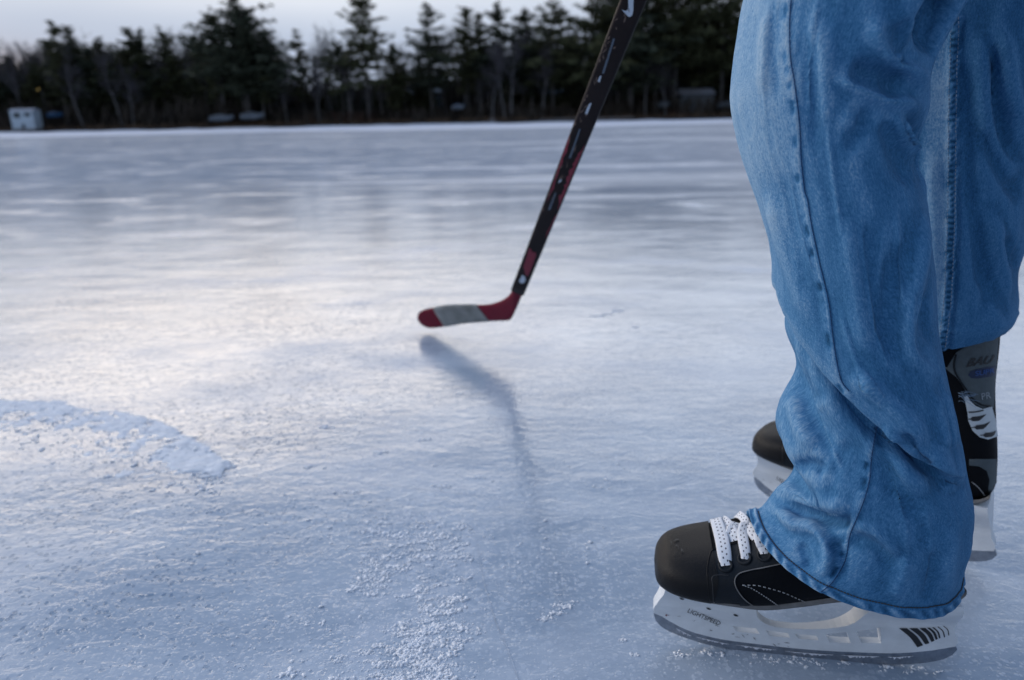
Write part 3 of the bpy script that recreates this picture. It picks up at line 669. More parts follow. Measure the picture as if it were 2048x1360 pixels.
# dim house between trunks
for px0, px1, py0, py1, D, lab in [(812, 880, 186, 222, 124, 'dim grey house seen through the trunks below the see-through pine'), (1086, 1140, 190, 222, 122, 'dim grey house seen through the trunks left of the stick shaft')]:
    xa, xb, z0, z1 = shore_box(px0, px1, py0, py1, D); xc = (xa + xb) / 2; wd = xb - xa
    e = empty('house', (xc, D, z0 - 1), lab, 'house', 0, 'dim houses in the wood')
    b = MB(); b.box((xc, D + 3, (z0 - 1 + z1 - .9) / 2), (wd, 5, z1 - z0 + .1)); b.build('wall', M['greywall'], e, smooth=False)
    gable(xc, D + 3, z1 - .85, wd + .6, 6, 1.1, M['greywall'], e)
    for fx in (-.3, .1, .33):
        q = MB(); q.box((xc + fx * wd, D + .48, z0 + 1.3), (.9, .05, 1.0)); q.build('window', M['darkglass'], e, smooth=False)
# low stone wall of the landing at the right of the shaft
xa, xb, z0, z1 = shore_box(1080, 1268, 231, 240, 104.5)
b = MB(); n = 18
for i in range(n):
    u0 = xa + (xb - xa) * i / n; u1 = xa + (xb - xa) * (i + 1) / n - .04; b.box(((u0 + u1) / 2, 104.6 + .06 * random.random(), .30), (u1 - u0, .6, .50 + .10 * random.random()))
tag(b.build('stone_wall', M['stone'], None, smooth=False, loc=((xa + xb) / 2, 104.5, .05)), 'low pale stone wall on the bank behind the stick shaft', 'wall')
# lit lamp among the trees at left
D = 113; x, y = shore(100, D); hy = 243 + 924 * .02; zl = CAMH + (hy - 190) * D / F; zg = tzs(x, y)
e = empty('yard_lamp', (x, y, zg), 'single lit yellow lamp glowing among dark trees above the white cabin', 'lamp')
q = MB(); q.tube([(x, y, zg - .2), (x, y, zl - .1)], .06, 6); q.tube([(x, y, zl - .1), (x, y - .5, zl + .22), (x, y - .75, zl + .18)], .03, 5); q.build('post', M['bark'], e)
bb = bmesh.new(); bmesh.ops.create_uvsphere(bb, u_segments=10, v_segments=7, radius=.08)
mesh_obj('bulb', [tuple(np.array(v.co) + np.array([x, y - .75, zl])) for v in bb.verts], [[v.index for v in f.verts] for f in bb.faces], M['lamp'], e); bb.free()

# ------------------------------------------------------------------ ice skates (built once in the nearer foot's own space)
NA = ground(1417, 1292); NB = ground(1800, 1331)
def skate_pose(a, b): d = (b - a)[:2]; return math.atan2(d[1], d[0])
YN = skate_pose(NA, NB); YF = R(-39.0); FA = ground(1529, 1005)
_fu = np.array([math.cos(YF), math.sin(YF), 0]); _fn = np.array([_fu[1], -_fu[0], 0])
FA = FA + _fu * ((onplane(1509, 974, FA, _fn) - FA) @ _fu + .051)
SK = empty('ice_skate', (NA[0], NA[1], 0), 'nearer black ice skate with white laces, its top under the light blue trouser hem', 'ice skate', YN, 'pair of ice skates')
MN = Matrix.LocRotScale(Vector((NA[0], NA[1], 0)), Matrix.Rotation(YN, 3, 'Z'), None)
MF = Matrix.LocRotScale(Vector((FA[0], FA[1], 0)), Matrix.Rotation(YF, 3, 'Z'), None)
z5 = lambda l: [(1280 + x / 2.926, 980 + y / 2.926) for x, y in l]
z7 = lambda l: [(1860 + x / 2.894, 660 + y / 2.894) for x, y in l]

RINGS = np.array([(-.054, .089, -.054, .092, .003), (-.0525, .080, -.0515, .098, .020), (-.046, .0765, -.043, .1055, .032), (-.033, .075, -.027, .1100, .041), (-.012, .073, -.006, .1150, .0455),
    (.015, .071, .018, .123, .046), (.040, .070, .040, .136, .045), (.070, .075, .058, .148, .042), (.105, .083, .070, .160, .040), (.145, .085, .079, .173, .039), (.180, .085, .084, .186, .037),
    (.197, .098, .087, .198, .036), (.1965, .122, .087, .212, .036), (.1925, .148, .085, .228, .0365), (.187, .175, .081, .248, .040), (.181, .21, .075, .268, .043), (.178, .25, .070, .288, .045), (.176, .27, .069, .298, .045)])
def boot_ring(r, n, off=0.0):
    B = np.array([r[0], 0, r[1]]); T = np.array([r[2], 0, r[3]]); c = (B + T) / 2; v = (T - B) / 2; hl = np.linalg.norm(v); v = v / (hl + 1e-9)
    q = np.linspace(0, 2 * np.pi, n, endpoint=False); cq, sq = np.cos(q), np.sin(q)
    ex = .72; ca = np.sign(cq) * np.abs(cq) ** ex; sa = np.sign(sq) * np.abs(sq) ** ex
    return c + np.outer(ca * (hl + off), v) + np.outer(sa * (r[4] + off), [0, 1, 0])
NU = 72; RG = crom(RINGS, 90)
BV = np.vstack([boot_ring(r, NU) for r in RG]); BF = grid_faces(90, NU)
cut = BF
mesh_obj('boot', BV, BF + [tuple(range(NU))], M['black'], SK, world=False)
# moulded toe cap, a shell over the front of the boot with a slanting rear edge
def lens(off, k0, kf, name, m):
    rows = []
    for t in np.linspace(0, 1, 26):
        V = np.empty((NU, 3))
        for j in range(NU):
            q = 2 * math.pi * j / NU; kk = kf(q) * t + k0 * (1 - t); i = int(kk); f = kk - i
            V[j] = _bo[off][min(i, 89), j] * (1 - f) + _bo[off][min(i + 1, 89), j] * f
        rows.append(V)
    return mesh_obj(name, np.vstack(rows), grid_faces(26, NU) + [tuple(range(NU))], m, SK, world=False)
_bo = {o: np.stack([boot_ring(r, NU, o) for r in RG]) for o in (.0016, .0035, .001)}
ring_at = lambda s: float(np.interp(s, RG[:, 0][:60], np.arange(60)))
kT = float(np.argmin(np.abs(RG[:50, 2] + .004))); kS = float(np.argmin(np.abs(RG[:50, 0] + .010)))
tcap = lens(.0016, 0, lambda q: kS + (kT - kS) * (.5 + .5 * math.cos(q)) + 1.2 * math.sin(q) ** 2, 'toe_cap', M['toecap'])
tcap['label'] = 'scuffed dark moulded toe cap'
# sole plate: follows the underside of the boot
rows = []
for k in range(2, 66):
    r = RG[k]
    if r[0] > .20 or (k > 50 and r[1] > .098): break
    wd = r[4] * .80; zb = r[1] + .0035
    rows.append([(r[0], y, zb + dz) for y, dz in ((-wd * .97, .0045), (-wd, .002), (-wd * .97, -.0010), (-wd * .5, -.0025), (wd * .5, -.0025), (wd * .97, -.0010), (wd, .002), (wd * .97, .0045))])
mesh_obj('outsole', np.array(rows).reshape(-1, 3), grid_faces(len(rows), 8, False) + [tuple(range(8)), tuple((len(rows) - 1) * 8 + j for j in range(8))[::-1]], M['sole'], SK, world=False)

def poly_solid(outer, holes, thick, name, m, parent, depth_ax=1, res=None):
    """Side profile with holes, given a half thickness that depends on height and place"""
    pts = []; edges = []
    for loop in [outer] + holes:
        b = len(pts); pts += [Vector(p) for p in loop]; edges += [(b + i, b + (i + 1) % len(loop)) for i in range(len(loop))]
    xs = [p[0] for p in outer]; ys = [p[1] for p in outer]
    if res:
        for x in np.arange(min(xs), max(xs), res):
            for y in np.arange(min(ys), max(ys), res): pts.append(Vector((x + res * .3 * math.sin(y * 900), y)))
    v, e, f, *_ = delaunay_2d_cdt(pts, edges, [], 0, 1e-6)
    def inside(p, L):
        c = False; n = len(L)
        for i in range(n):
            a, b = L[i], L[i - 1]
            if (a[1] > p[1]) != (b[1] > p[1]) and p[0] < (b[0] - a[0]) * (p[1] - a[1]) / (b[1] - a[1]) + a[0]: c = not c
        return c
    F2 = []
    for t in f:
        c = sum((v[i] for i in t), Vector((0, 0))) / len(t)
        if inside(c, outer) and not any(inside(c, h) for h in holes): F2.append(tuple(t))
    n = len(v); V = [(p[0], -thick(p[0], p[1]), p[1]) for p in v] + [(p[0], thick(p[0], p[1]), p[1]) for p in v]
    ec = {}
    for t in F2:
        for i in range(len(t)):
            a, b = t[i], t[(i + 1) % len(t)]; ec[(a, b)] = 1
    Fc = list(F2) + [tuple(n + i for i in t[::-1]) for t in F2] + [(b, a, n + a, n + b) for (a, b) in ec if (b, a) not in ec]
    o = mesh_obj(name, V, Fc, m, parent, smooth=False, world=False)
    return o, V, Fc
bez = lambda P, n: [tuple(p) for p in crom(P, n)]
outer = bez([(-.0445, .078), (-.0455, .062), (-.0495, .050), (-.0528, .0425), (-.0527, .0352)], 14) + bez([(-.045, .0318), (-.0334, .0246), (-.0174, .0176), (-.0018, .0143), (.0138, .0121), (.0443, .0110), (.0744, .0105), (.1038, .0113), (.1326, .0133), (.1609, .0160), (.1881, .0222), (.2088, .0296)], 30) + \
    bez([(.2093, .035), (.2075, .041), (.204, .047), (.2020, .060), (.1965, .088)], 10) + [(.150, .0885), (.128, .0885)] + bez([(.1285, .070), (.1275, .0575), (.122, .0475), (.107, .0385), (.0788, .0325), (.0560, .0325), (.0445, .0375), (.0390, .0460), (.0380, .0580), (.036, .0715)], 26) + [(.020, .0725), (-.02, .076)]
wins = [[(.0192, .0282), (.0400, .0283), (.0440, .0226), (.0236, .0228)], [(.0490, .0275), (.0685, .0262), (.0706, .0216), (.0524, .0217)], [(.0742, .0265), (.0930, .0266), (.0956, .0218), (.0782, .0216)],
        [(.1008, .0295), (.1180, .0345), (.1228, .0222), (.1050, .0212)], [(.1257, .0365), (.1440, .0450), (.1482, .0252), (.1320, .0236)]]
def hthick(s, z):
    tower = sm(.05, .085, z) * .020; return float(.0040 + .0042 * sm(.028, .050, z) + tower)
hol, HV, HF = poly_solid(outer, wins, hthick, 'blade_holder', M['holder'], SK, res=.004)
bv = hol.modifiers.new('bevel', 'BEVEL'); bv.width = .0009; bv.segments = 2; bv.limit_method = 'ANGLE'; bv.angle_limit = R(50)
# steel
top = bez([(-.0518, .0385), (-.045, .0345), (-.0334, .0272), (-.0174, .0200), (.0138, .0148), (.0744, .0132), (.1326, .0160), (.1881, .0250), (.2085, .0322)], 26)
bot = bez([(.2120, .0245), (.2085, .0178), (.199, .0110), (.1787, .0045), (.1505, .0004), (.10, .0), (.05, .0), (.023, .0003), (-.0005, .0026), (-.0164, .0064), (-.0324, .0115), (-.0438, .0172), (-.0500, .0240), (-.0523, .031)], 40)
RUN = poly_solid(top + bot, [], lambda s, z: .0016, 'runner', M['steel'], SK)[1:]
# ---- things fixed on the boot or holder surface, found by where sight lines meet it
def bvh(V, Fc): return BVHTree.FromPolygons([Vector(v) for v in V], [tuple(f) for f in Fc])
TB = bvh(BV, [tuple(int(i) for i in f) for f in BF])
_o1 = _bo[.0016].reshape(-1, 3)
TH = bvh(HV, HF)
def hit(px, tree, MM, off=.0006, m=None):
    Mi = MM.inverted(); o = Mi @ Vector(CP); d = (Mi.to_3x3() @ Vector(ray(*px))).normalized(); l, n, i, ds = tree.ray_cast(o, d)
    if l is None: return None
    if n.dot(d) > 0: n = -n
    return np.array(l + n * off)
def decal(poly, tree, MM, name, m, parent, off=.0007, res=5.0, holes=()):
    """a thin sheet laid on a surface, outlined in the photograph's columns and rows"""
    pts = [Vector(p) for p in poly]; k = len(pts); edges = [(i, (i + 1) % k) for i in range(k)]
    xs = [p[0] for p in poly]; ys = [p[1] for p in poly]
    for x in np.arange(min(xs), max(xs), res):
        for y in np.arange(min(ys), max(ys), res): pts.append(Vector((x, y)))
    v, e, f, *_ = delaunay_2d_cdt(pts, edges, [], 1, 1e-4)
    H = [hit((p[0], p[1]), tree, MM, off) for p in v]
    F2 = [tuple(t) for t in f if all(H[i] is not None for i in t)]
    H = [h if h is not None else np.zeros(3) for h in H]
    used = sorted({i for t in F2 for i in t}); mp = {u: i for i, u in enumerate(used)}
    return mesh_obj(name, [H[u] for u in used], [tuple(mp[i] for i in t) for t in F2], m, parent, world=False)
def line(px, tree, MM, name, m, parent, r=.0005, n=40, off=.0006, dash=0):
    P = [hit(p, tree, MM, off) for p in crom(px, n)]; P = [p for p in P if p is not None]
    if len(P) < 3: return None
    mb = MB()
    if dash:
        P = crom(P, len(P) * 3)
        for i in range(0, len(P) - dash, dash + 1 + dash // 3): mb.tube(P[i:i + dash], r, 5)
    else: mb.tube(P, r, 5)
    return mb.build(name, m, parent, world=False)
def text_polys(s, shear=0.0, bold=0.0):
    cu = bpy.data.curves.new('t', 'FONT'); cu.body = s; cu.shear = shear; cu.offset = bold; cu.resolution_u = 4
    o = bpy.data.objects.new('t', cu); COL.objects.link(o); dg = bpy.context.evaluated_depsgraph_get(); dg.update()
    me = bpy.data.meshes.new_from_object(o.evaluated_get(dg)); V = np.array([v.co[:2] for v in me.vertices]); Fc = [tuple(p.vertices) for p in me.polygons]
    bpy.data.objects.remove(o); bpy.data.curves.remove(cu); bpy.data.meshes.remove(me); return V, Fc
def lettering(s, p0, p1, hgt, tree, MM, name, m, parent, shear=.0, bold=0.0, vdir=None, off=.0008, capw=None):
    V, Fc = text_polys(s, shear, bold); V = V - V.min(0); V = V / [V[:, 0].max(), V[:, 1].max()]
    p0 = np.array(p0); p1 = np.array(p1); u = p1 - p0; vv = np.array(vdir) if vdir is not None else np.array([u[1], -u[0]]) / np.hypot(*u)
    P = p0 + V[:, :1] * u + V[:, 1:] * vv * hgt; H = [hit(p, tree, MM, off) for p in P]
    ok = [f for f in Fc if all(H[i] is not None for i in f)]; H = [h if h is not None else np.zeros(3) for h in H]
    used = sorted({i for t in ok for i in t}); mp = {a: i for i, a in enumerate(used)}
    return mesh_obj(name, [H[a] for a in used], [tuple(mp[i] for i in t) for t in ok], m, parent, world=False, smooth=False)
# lacing panel of the quarter, stitched lines and edges
decal(bez(z5([(405, 400), (420, 362), (455, 345), (520, 328), (600, 310), (680, 296), (760, 292), (830, 300), (900, 380), (830, 430), (720, 452), (640, 470), (575, 490), (550, 525), (560, 570), (600, 625), (660, 690), (690, 722), (600, 712), (500, 690), (410, 660), (398, 560), (393, 470)]), 70), TB, MN, 'lacing_panel', M['facing'], SK, off=.0011)
line(z5([(410, 655), (400, 560), (395, 470), (407, 400), (422, 362), (460, 344), (520, 328), (640, 302), (700, 296)]), TB, MN, 'piping', M['toecap'], SK, r=.0008, off=.0012)
line(z5([(850, 425), (720, 455), (640, 472), (578, 492), (554, 528), (566, 575), (612, 635), (690, 690), (718, 720)]), TB, MN, 'piping', M['sole'], SK, r=.0005, off=.0013)
line(z5([(430, 655), (425, 560), (430, 505), (520, 500)]), TB, MN, 'seam_line', M['print'], SK, r=.0005, off=.0013)
for pl in ([(598, 553), (640, 553), (692, 556), (770, 575), (850, 600), (945, 640), (1035, 677), (1090, 690)], [(612, 557), (660, 575), (740, 625), (800, 665), (858, 708)], [(600, 553), (560, 530), (548, 500)]):
    if pl[0][0] == 600: continue
    line(z5(pl), TB, MN, 'stitching', M['stitch'], SK, r=.00045, off=.0012, dash=4)
def eyelet(px, r0=.0052):
    c = hit(px, TB, MN, .0014); a = hit((px[0] + 4, px[1]), TB, MN, .0014); b = hit((px[0], px[1] + 4), TB, MN, .0014)
    u = (a - c) / np.linalg.norm(a - c); v = (b - c); v -= u * (v @ u); v /= np.linalg.norm(v)
    q = np.linspace(0, 2 * np.pi, 20); mb = MB(); mb.tube([c + u * r0 * math.cos(t) + v * r0 * math.sin(t) for t in q], .0013, 6, False); mb.build('eyelet', M['facing'], SK, world=False)
EY = z5([(503, 448), (615, 405), (731, 382)])
for p in EY: eyelet(p)
# tongue: thick felt pad along the top of the boot
V = []
for r in RG[24:62]:
    T = np.array([r[2], 0, r[3]]); t = np.linspace(-1, 1, 11); nv = T - np.array([r[0], 0, r[1]]); nv /= np.linalg.norm(nv)
    for q in t: V.append(T + np.array([0, .030 * q, 0]) + nv * (.009 * (1 - q ** 4) - .007 * q * q))
mesh_obj('tongue', V, grid_faces(38, 11, False) + [tuple(range(11))], M['felt'], SK, world=False)
TT = bvh(list(BV) + list(V), [tuple(int(i) for i in f) for f in BF] + [tuple(int(i) + len(BV) for i in f) for f in grid_faces(38, 11, False)])
def lace(px, wpx, lift, name='lace', twist=None):
    """flat woven lace: columns and rows of its centre line, width in pixels, height above the boot in mm"""
    C0 = crom(np.c_[np.array(px), np.array(wpx) * 1.08, np.array(lift)], 34); rowsV = []; uv = []; Lm = 0; prev = None
    t = np.gradient(C0[:, :2], axis=0); t /= np.linalg.norm(t, axis=1)[:, None] + 1e-9; nn = np.c_[-t[:, 1], t[:, 0]]
    for c, n in zip(C0, nn):
        ctr = hit(c[:2], TT, MN, c[3] * .001)
        if ctr is None: continue
        if prev is not None: Lm += np.linalg.norm(ctr - prev)
        prev = ctr; ring = []
        e = hit(c[:2] + n * 4, TT, MN, c[3] * .001); 
        if e is None: e = ctr + np.array([.001, 0, 0])
        Mi = MN.inverted(); vd = np.array((Mi.to_3x3() @ Vector(ray(*c[:2]))).normalized())
        sx = (np.array(Mi.to_3x3() @ Vector(rt)) * n[0] - np.array(Mi.to_3x3() @ Vector(up)) * n[1]); e1 = (e - ctr); e1 = e1 / (np.linalg.norm(e1) + 1e-9)
        e1 = .55 * sx + .45 * e1; e1 /= np.linalg.norm(e1); e2 = np.cross(e1, np.cross(vd, e1)); e2 = -e2 if e2 @ vd > 0 else e2; e2 /= np.linalg.norm(e2)
        h = c[2] / 2 * .64 / F; th = .0009
        for k, (a, b, u) in enumerate(((-1, -.2, 0), (-.85, .8, .12), (-.4, 1.25, .3), (0, 1.35, .5), (.4, 1.25, .7), (.85, .8, .88), (1, -.2, 1), (.6, -1, 1), (-.6, -1, 0))):
            rowsV.append(ctr + e1 * h * a + e2 * th * b); uv.append((u, Lm))
    n = len(rowsV) // 9
    mesh_obj(name, rowsV, grid_faces(n, 9) + [tuple(range(9)), tuple((n - 1) * 9 + j for j in range(9))[::-1]], M['lace'], SK, world=False, uv=uv)
lz = lambda l: ([z5([(a, b)])[0] for a, b, *_ in l], [q[2] for q in l], [q[3] for q in l])
lace(*lz([(506, 446, 19, 1.0), (500, 400, 24, 3.5), (492, 340, 25, 5), (478, 280, 25, 5), (462, 230, 24, 5), (446, 190, 23, 4), (432, 168, 20, 1)]))
lace(*lz([(478, 178, 18, 2), (505, 200, 20, 3), (530, 235, 21, 3.5), (552, 270, 22, 3), (562, 305, 20, 1.5)]))
lace(*lz([(520, 300, 20, 1.5), (545, 262, 24, 2.5), (562, 228, 24, 3), (570, 200, 18, 2)]))
lace(*lz([(618, 408, 14, .8), (622, 370, 18, 3), (616, 320, 19, 4.5), (612, 280, 18, 5), (622, 240, 18, 5), (634, 212, 17, 5), (612, 184, 16, 5), (585, 166, 17, 4), (560, 160, 16, 2)]))
lace(*lz([(732, 376, 15, .8), (728, 335, 22, 3.5), (714, 290, 22, 5), (702, 255, 18, 5)]))
lace(*lz([(622, 205, 14, 4), (642, 228, 18, 3.5), (664, 262, 19, 3), (682, 288, 17, 1.5)]))
# marks on the holder
lettering('LIGHTSPEED', z5([(276, 712)])[0], z5([(464, 791)])[0], 8.8, TH, MN, 'lettering', M['print'], SK, shear=.15)
st = [((1515, 806), (1560, 806), (1655, 905), (1622, 918)), ((1574, 806), (1622, 806), (1692, 893), (1668, 900)), ((1634, 806), (1668, 804), (1722, 878), (1704, 886)), ((1678, 803), (1695, 802), (1741, 868), (1729, 874)),
      ((1708, 801), (1718, 800), (1757, 862), (1749, 866)), ((1738, 797), (1745, 796), (1784, 856), (1778, 859)), ((1772, 792), (1776, 791), (1808, 845), (1803, 848))]
for a, b, c, d in st:
    mid = lambda p, q, k: ((p[0] + q[0]) / 2 + k, (p[1] + q[1]) / 2 - k * .5)
    decal(z5([a, b] + bez([b, mid(b, c, 9), c], 8)[1:] + bez([d, mid(d, a, 9), a], 8)[:-1]), TH, MN, 'stripe', M['print'], SK, res=3)
for p in ((245, 633), (402, 692), (560, 730)):
    decal(z5([(p[0] - 14, p[1] - 8), (p[0] + 2, p[1] - 4), (p[0] + 16, p[1] + 4), (p[0] + 4, p[1] + 7), (p[0] - 10, p[1] + 2)]), TH, MN, 'drain_notch', M['print'], SK, res=2)
decal(z5([(148, 728), (156, 724), (160, 731), (152, 736)]), TH, MN, 'red_scuff', M['redprint'], SK, res=2)
# ankle of the further boot (the same skate model; its markings are seen on that foot)
P7 = lambda l: z7(l)
decal(P7([(70, 205), (100, 215), (150, 130), (240, 70), (330, 30), (395, 20), (385, 140), (375, 300), (365, 450), (300, 450), (255, 425), (215, 370), (180, 310), (150, 270)]), TB, MF, 'ankle_panel', M['greypanel'], SK, off=.0008, res=6)
line(P7([(150, 140), (140, 200), (150, 250), (200, 330), (245, 395), (290, 430), (345, 440)]), TB, MF, 'panel_piping', M['facing'], SK, r=.0009, off=.0012)
wp = decal(P7([(196, 385), (214, 376), (232, 410), (262, 438), (300, 455), (350, 440), (372, 520), (385, 615), (330, 632), (285, 618), (245, 580), (220, 520), (216, 480), (206, 430)]), TB, MF, 'white_graphic', M['whitepanel'], SK, off=.0013, res=5)
for k, (yy, x0) in enumerate(((508, 232), (556, 255), (602, 302))):
    decal(P7([(x0 - 18, yy + 2), (x0, yy), (x0 + 10, yy - 10), (x0 + 50, yy - 14), (x0 + 85, yy - 24 - 6 * k), (x0 + 60, yy + 2), (x0 + 45, yy + 14), (x0 + 10, yy + 16), (x0, yy + 6), (x0 - 18, yy + 6)]), TB, MF, 'black_slot', M['print'], SK, off=.0019, res=5)
line(P7([(222, 472), (260, 470), (300, 462)]), TB, MF, 'seam_line', M['print'], SK, r=.0007, off=.0018)
decal(P7([(225, 745), (300, 745), (400, 728), (425, 800), (420, 900), (395, 960), (350, 1000), (300, 1010), (225, 1008)]), TB, MF, 'heel_panel', M['greypanel'], SK, off=.0008, res=6)
decal(P7([(225, 782), (280, 786), (322, 812), (338, 862), (332, 940), (308, 1000), (270, 1006), (225, 1004)]), TB, MF, 'heel_inset', M['black'], SK, off=.0013, res=6)
line(P7([(240, 875), (275, 905), (315, 955)]), TB, MF, 'stitching', M['stitch'], SK, r=.0004, off=.0016)
lettering('BAU', P7([(205, 214)])[0], P7([(356, 190)])[0], 18, TB, MF, 'lettering', M['print'], SK, shear=.25, bold=.03, vdir=(.28, -.96), off=.0015)
decal(P7([(218, 258), (232, 236), (270, 222), (330, 210), (372, 204), (372, 262), (330, 270), (270, 278), (235, 276)]), TB, MF, 'badge', M['bluepatch'], SK, off=.0014, res=4)
lettering('SUPR', P7([(256, 264)])[0], P7([(362, 246)])[0], 10, TB, MF, 'badge_lettering', M['bluetext'], SK, shear=.2, bold=.02, off=.0020)
lettering('PR', P7([(295, 402)])[0], P7([(345, 392)])[0], 13, TB, MF, 'small_lettering', M['greytext'], SK, shear=.1, off=.0015)
TR = bvh(*RUN)
rs = np.random.RandomState(4)
for x0, x1 in ((210, 300), (330, 520), (560, 800), (850, 1130), (1180, 1400), (1450, 1600)):      # frost caught along the top of the steel
    xs_ = np.linspace(x0, x1, 26); yb_ = np.interp(xs_, [80, 130, 200, 300, 400, 500, 600, 700, 900, 1100, 1300, 1500, 1700], [735, 755, 800, 850, 872, 895, 907, 920, 945, 960, 968, 975, 960])
    decal(z5([(x, y + 1) for x, y in zip(xs_, yb_)] + [(x, y + 3 + 15 * rs.rand() ** 2 * min(1, 4 * min(i, 25 - i) / 25)) for i, (x, y) in reversed(list(enumerate(zip(xs_, yb_))))]), TR, MN, 'frost_rim', M['farsnow'], SK, off=.0004, res=3)
for i in range(16):                                        # scratches and puck marks on the holder
    c = np.array(z5([(rs.uniform(120, 1000), 0)])[0]); c[1] = 980 + np.interp((c[0] - 1280) * 2.926, [120, 400, 700, 1000], [700, 800, 870, 925]) / 2.926 + rs.uniform(-7, 7); a = rs.uniform(-.3, .9); L = rs.uniform(1.5, 7); d = np.array([math.cos(a), math.sin(a)]) * L; nn = np.array([-d[1], d[0]]) / L * rs.uniform(.3, .8)
    decal([tuple(c - d), tuple(c + nn), tuple(c + d), tuple(c - nn)], TH, MN, 'scuff', M['scuffgrey'], SK, off=.0005, res=3)
far = copy_thing(SK, Vector((FA[0], FA[1], 0)), YF, 1.0, 'further black ice skate with grey ankle panel, half hidden behind the nearer trouser leg')
for c in list(SK.children):                                # its ankle is hidden inside the trouser leg
    if c.name.split('.')[0] in ('ankle_panel', 'panel_piping', 'white_graphic', 'black_slot', 'heel_panel', 'heel_inset', 'badge', 'badge_lettering', 'small_lettering'): bpy.data.objects.remove(c)
for c in list(SK.children):                                # the nearer ankle is flexed forward inside the trouser leg
    nm_ = c.name.split('.')[0]
    if nm_ == 'boot':
        c.data = c.data.copy()
        for v in c.data.vertices: v.co.x -= .024 * float(sm(.12, .19, v.co.z)) * float(sm(.08, .17, v.co.x)) + .006 * float(sm(.185, .20, v.co.x))
    elif nm_ in ('lettering', 'seam_line', 'stitching') and np.mean([v.co.z for v in c.data.vertices]) > .13 or nm_ == 'stitching' and np.mean([v.co.x for v in c.data.vertices]) > .15: bpy.data.objects.remove(c)
for c in list(far.children):                               # the outer side print is not on the side seen here
    if c.name.split('.')[0] in ('stripe', 'drain_notch', 'red_scuff'): bpy.data.objects.remove(c)
rs = np.random.RandomState(21)
for i in range(9):                                         # nicks in the toe cap
    c = np.array([1366, 1106]) + rs.randn(2) * np.array([9, 6]) if i < 6 else np.array([1352, 1078]) + rs.randn(2) * 7; a = rs.rand() * 3.1; L = rs.uniform(2, 6); d = np.array([math.cos(a), math.sin(a)]) * L; nn = np.array([-d[1], d[0]]) / L * rs.uniform(.6, 1.5)
    decal([tuple(c - d), tuple(c - d * .3 + nn), tuple(c + d * .4 + nn * .6), tuple(c + d), tuple(c - d * .2 - nn)], TB, MN, 'nick', M['print'], SK, off=.0024, res=3)

# ------------------------------------------------------------------ hockey stick
HE = at(1019, 625, 1.47); TP = at(1271, -10, .78)
STK = empty('hockey_stick', tuple(ground(860, 655)), 'hockey stick with black shaft and red blade wrapped in white tape', 'hockey stick')
ax = TP - HE; SL = np.linalg.norm(ax); ax /= SL
vd = (HE + TP) / 2 - CP; vd /= np.linalg.norm(vd); wx = np.cross(ax, vd); wx /= np.linalg.norm(wx); wx = wx if wx @ rt > 0 else -wx
ty = np.cross(wx, ax); ty = ty if ty @ vd < 0 else -ty                      # towards the viewer
def shaft_section(hw, ht, r, n=5):
    o = []
    for cx, cy, a0 in ((1, 1, 0), (-1, 1, 90), (-1, -1, 180), (1, -1, 270)):
        for a in np.linspace(a0, a0 + 90, n): o.append((cx * (hw - r) + r * math.cos(R(a)), cy * (ht - r) + r * math.sin(R(a))))
    return np.array(o)
sec = shaft_section(.0140, .0095, .0040); ns = len(sec); SV = []
ss = np.linspace(.098, 1.38, 60)
for s in ss: SV += [HE + ax * s + wx * a + ty * b for a, b in sec]
SF = grid_faces(60, ns) + [tuple(range(ns))[::-1], tuple(59 * ns + j for j in range(ns))]
mesh_obj('shaft', SV, SF, M['shaft'], STK)
I4 = Matrix.Identity(4); TSH = bvh(SV, [tuple(int(i) for i in f) for f in SF])
z4 = lambda l: [(800 + x / 4.096, 400 + y / 4.096) for x, y in l]
z8 = lambda l: [(1050 + x / 3.09, y / 3.09) for x, y in l]
def sdecal(poly, name, m, off=.0004):
    o = decal(poly, TSH, I4, name, m, None, off, 4.0)
    me = o.data; mi = np.array(wmat(STK).inverted())
    for v in me.vertices: v.co = Vector(mi[:3, :3] @ np.array(v.co) + mi[:3, 3])
    o.parent = STK; return o
# white tick mark near the top, pinstripes, scuffs and the red print
sdecal(bez(z8([(598, 58), (620, 66), (634, 60), (640, 35), (640, -15), (668, -15), (670, 30), (668, 72), (660, 95), (645, 103), (628, 92), (612, 74)]), 50), 'tick_mark', M['whiteprint'])
for pl, m in (([(545, 235), (556, 238), (488, 455), (476, 452)], 'greyprint'), ([(462, 470), (474, 466), (466, 490), (462, 508), (450, 500)], 'whiteprint'), ([(398, 640), (412, 634), (400, 668), (384, 708), (371, 703), (382, 672)], 'whiteprint'),
              ([(336, 795), (344, 797), (284, 975), (270, 978)], 'greyprint'), ([(212, 1112), (228, 1106), (222, 1122), (206, 1130)], 'whiteprint'), ([(186, 1190), (194, 1192), (156, 1296), (142, 1296)], 'greyprint')):
    sdecal(z8(pl), 'pinstripe', M[m])
rs = np.random.RandomState(3)
def ragged(a, b, wpx, n=26):
    a = np.array(a, float); b = np.array(b, float); d = (b - a) / np.hypot(*(b - a)); nn = np.array([-d[1], d[0]])
    L = [a + (b - a) * t for t in np.linspace(0, 1, n)]; return [tuple(p) for p in L] + [tuple(p + nn * wpx * (.35 + .9 * rs.rand()) * min(1, 4 * min(i, n - 1 - i) / n)) for i, p in reversed(list(enumerate(L)))]
sdecal(ragged(z8([(372, 890)])[0], z8([(202, 1300)])[0], 10), 'red_edge_print', M['redprint'])
sdecal(ragged(z8([(128, 1265)])[0], z8([(283, 815)])[0], 5), 'red_edge_print', M['redprint'])
sdecal(ragged(z4([(1302, 90)])[0], z4([(1188, 320)])[0], 3.0), 'red_edge_print', M['redprint'])
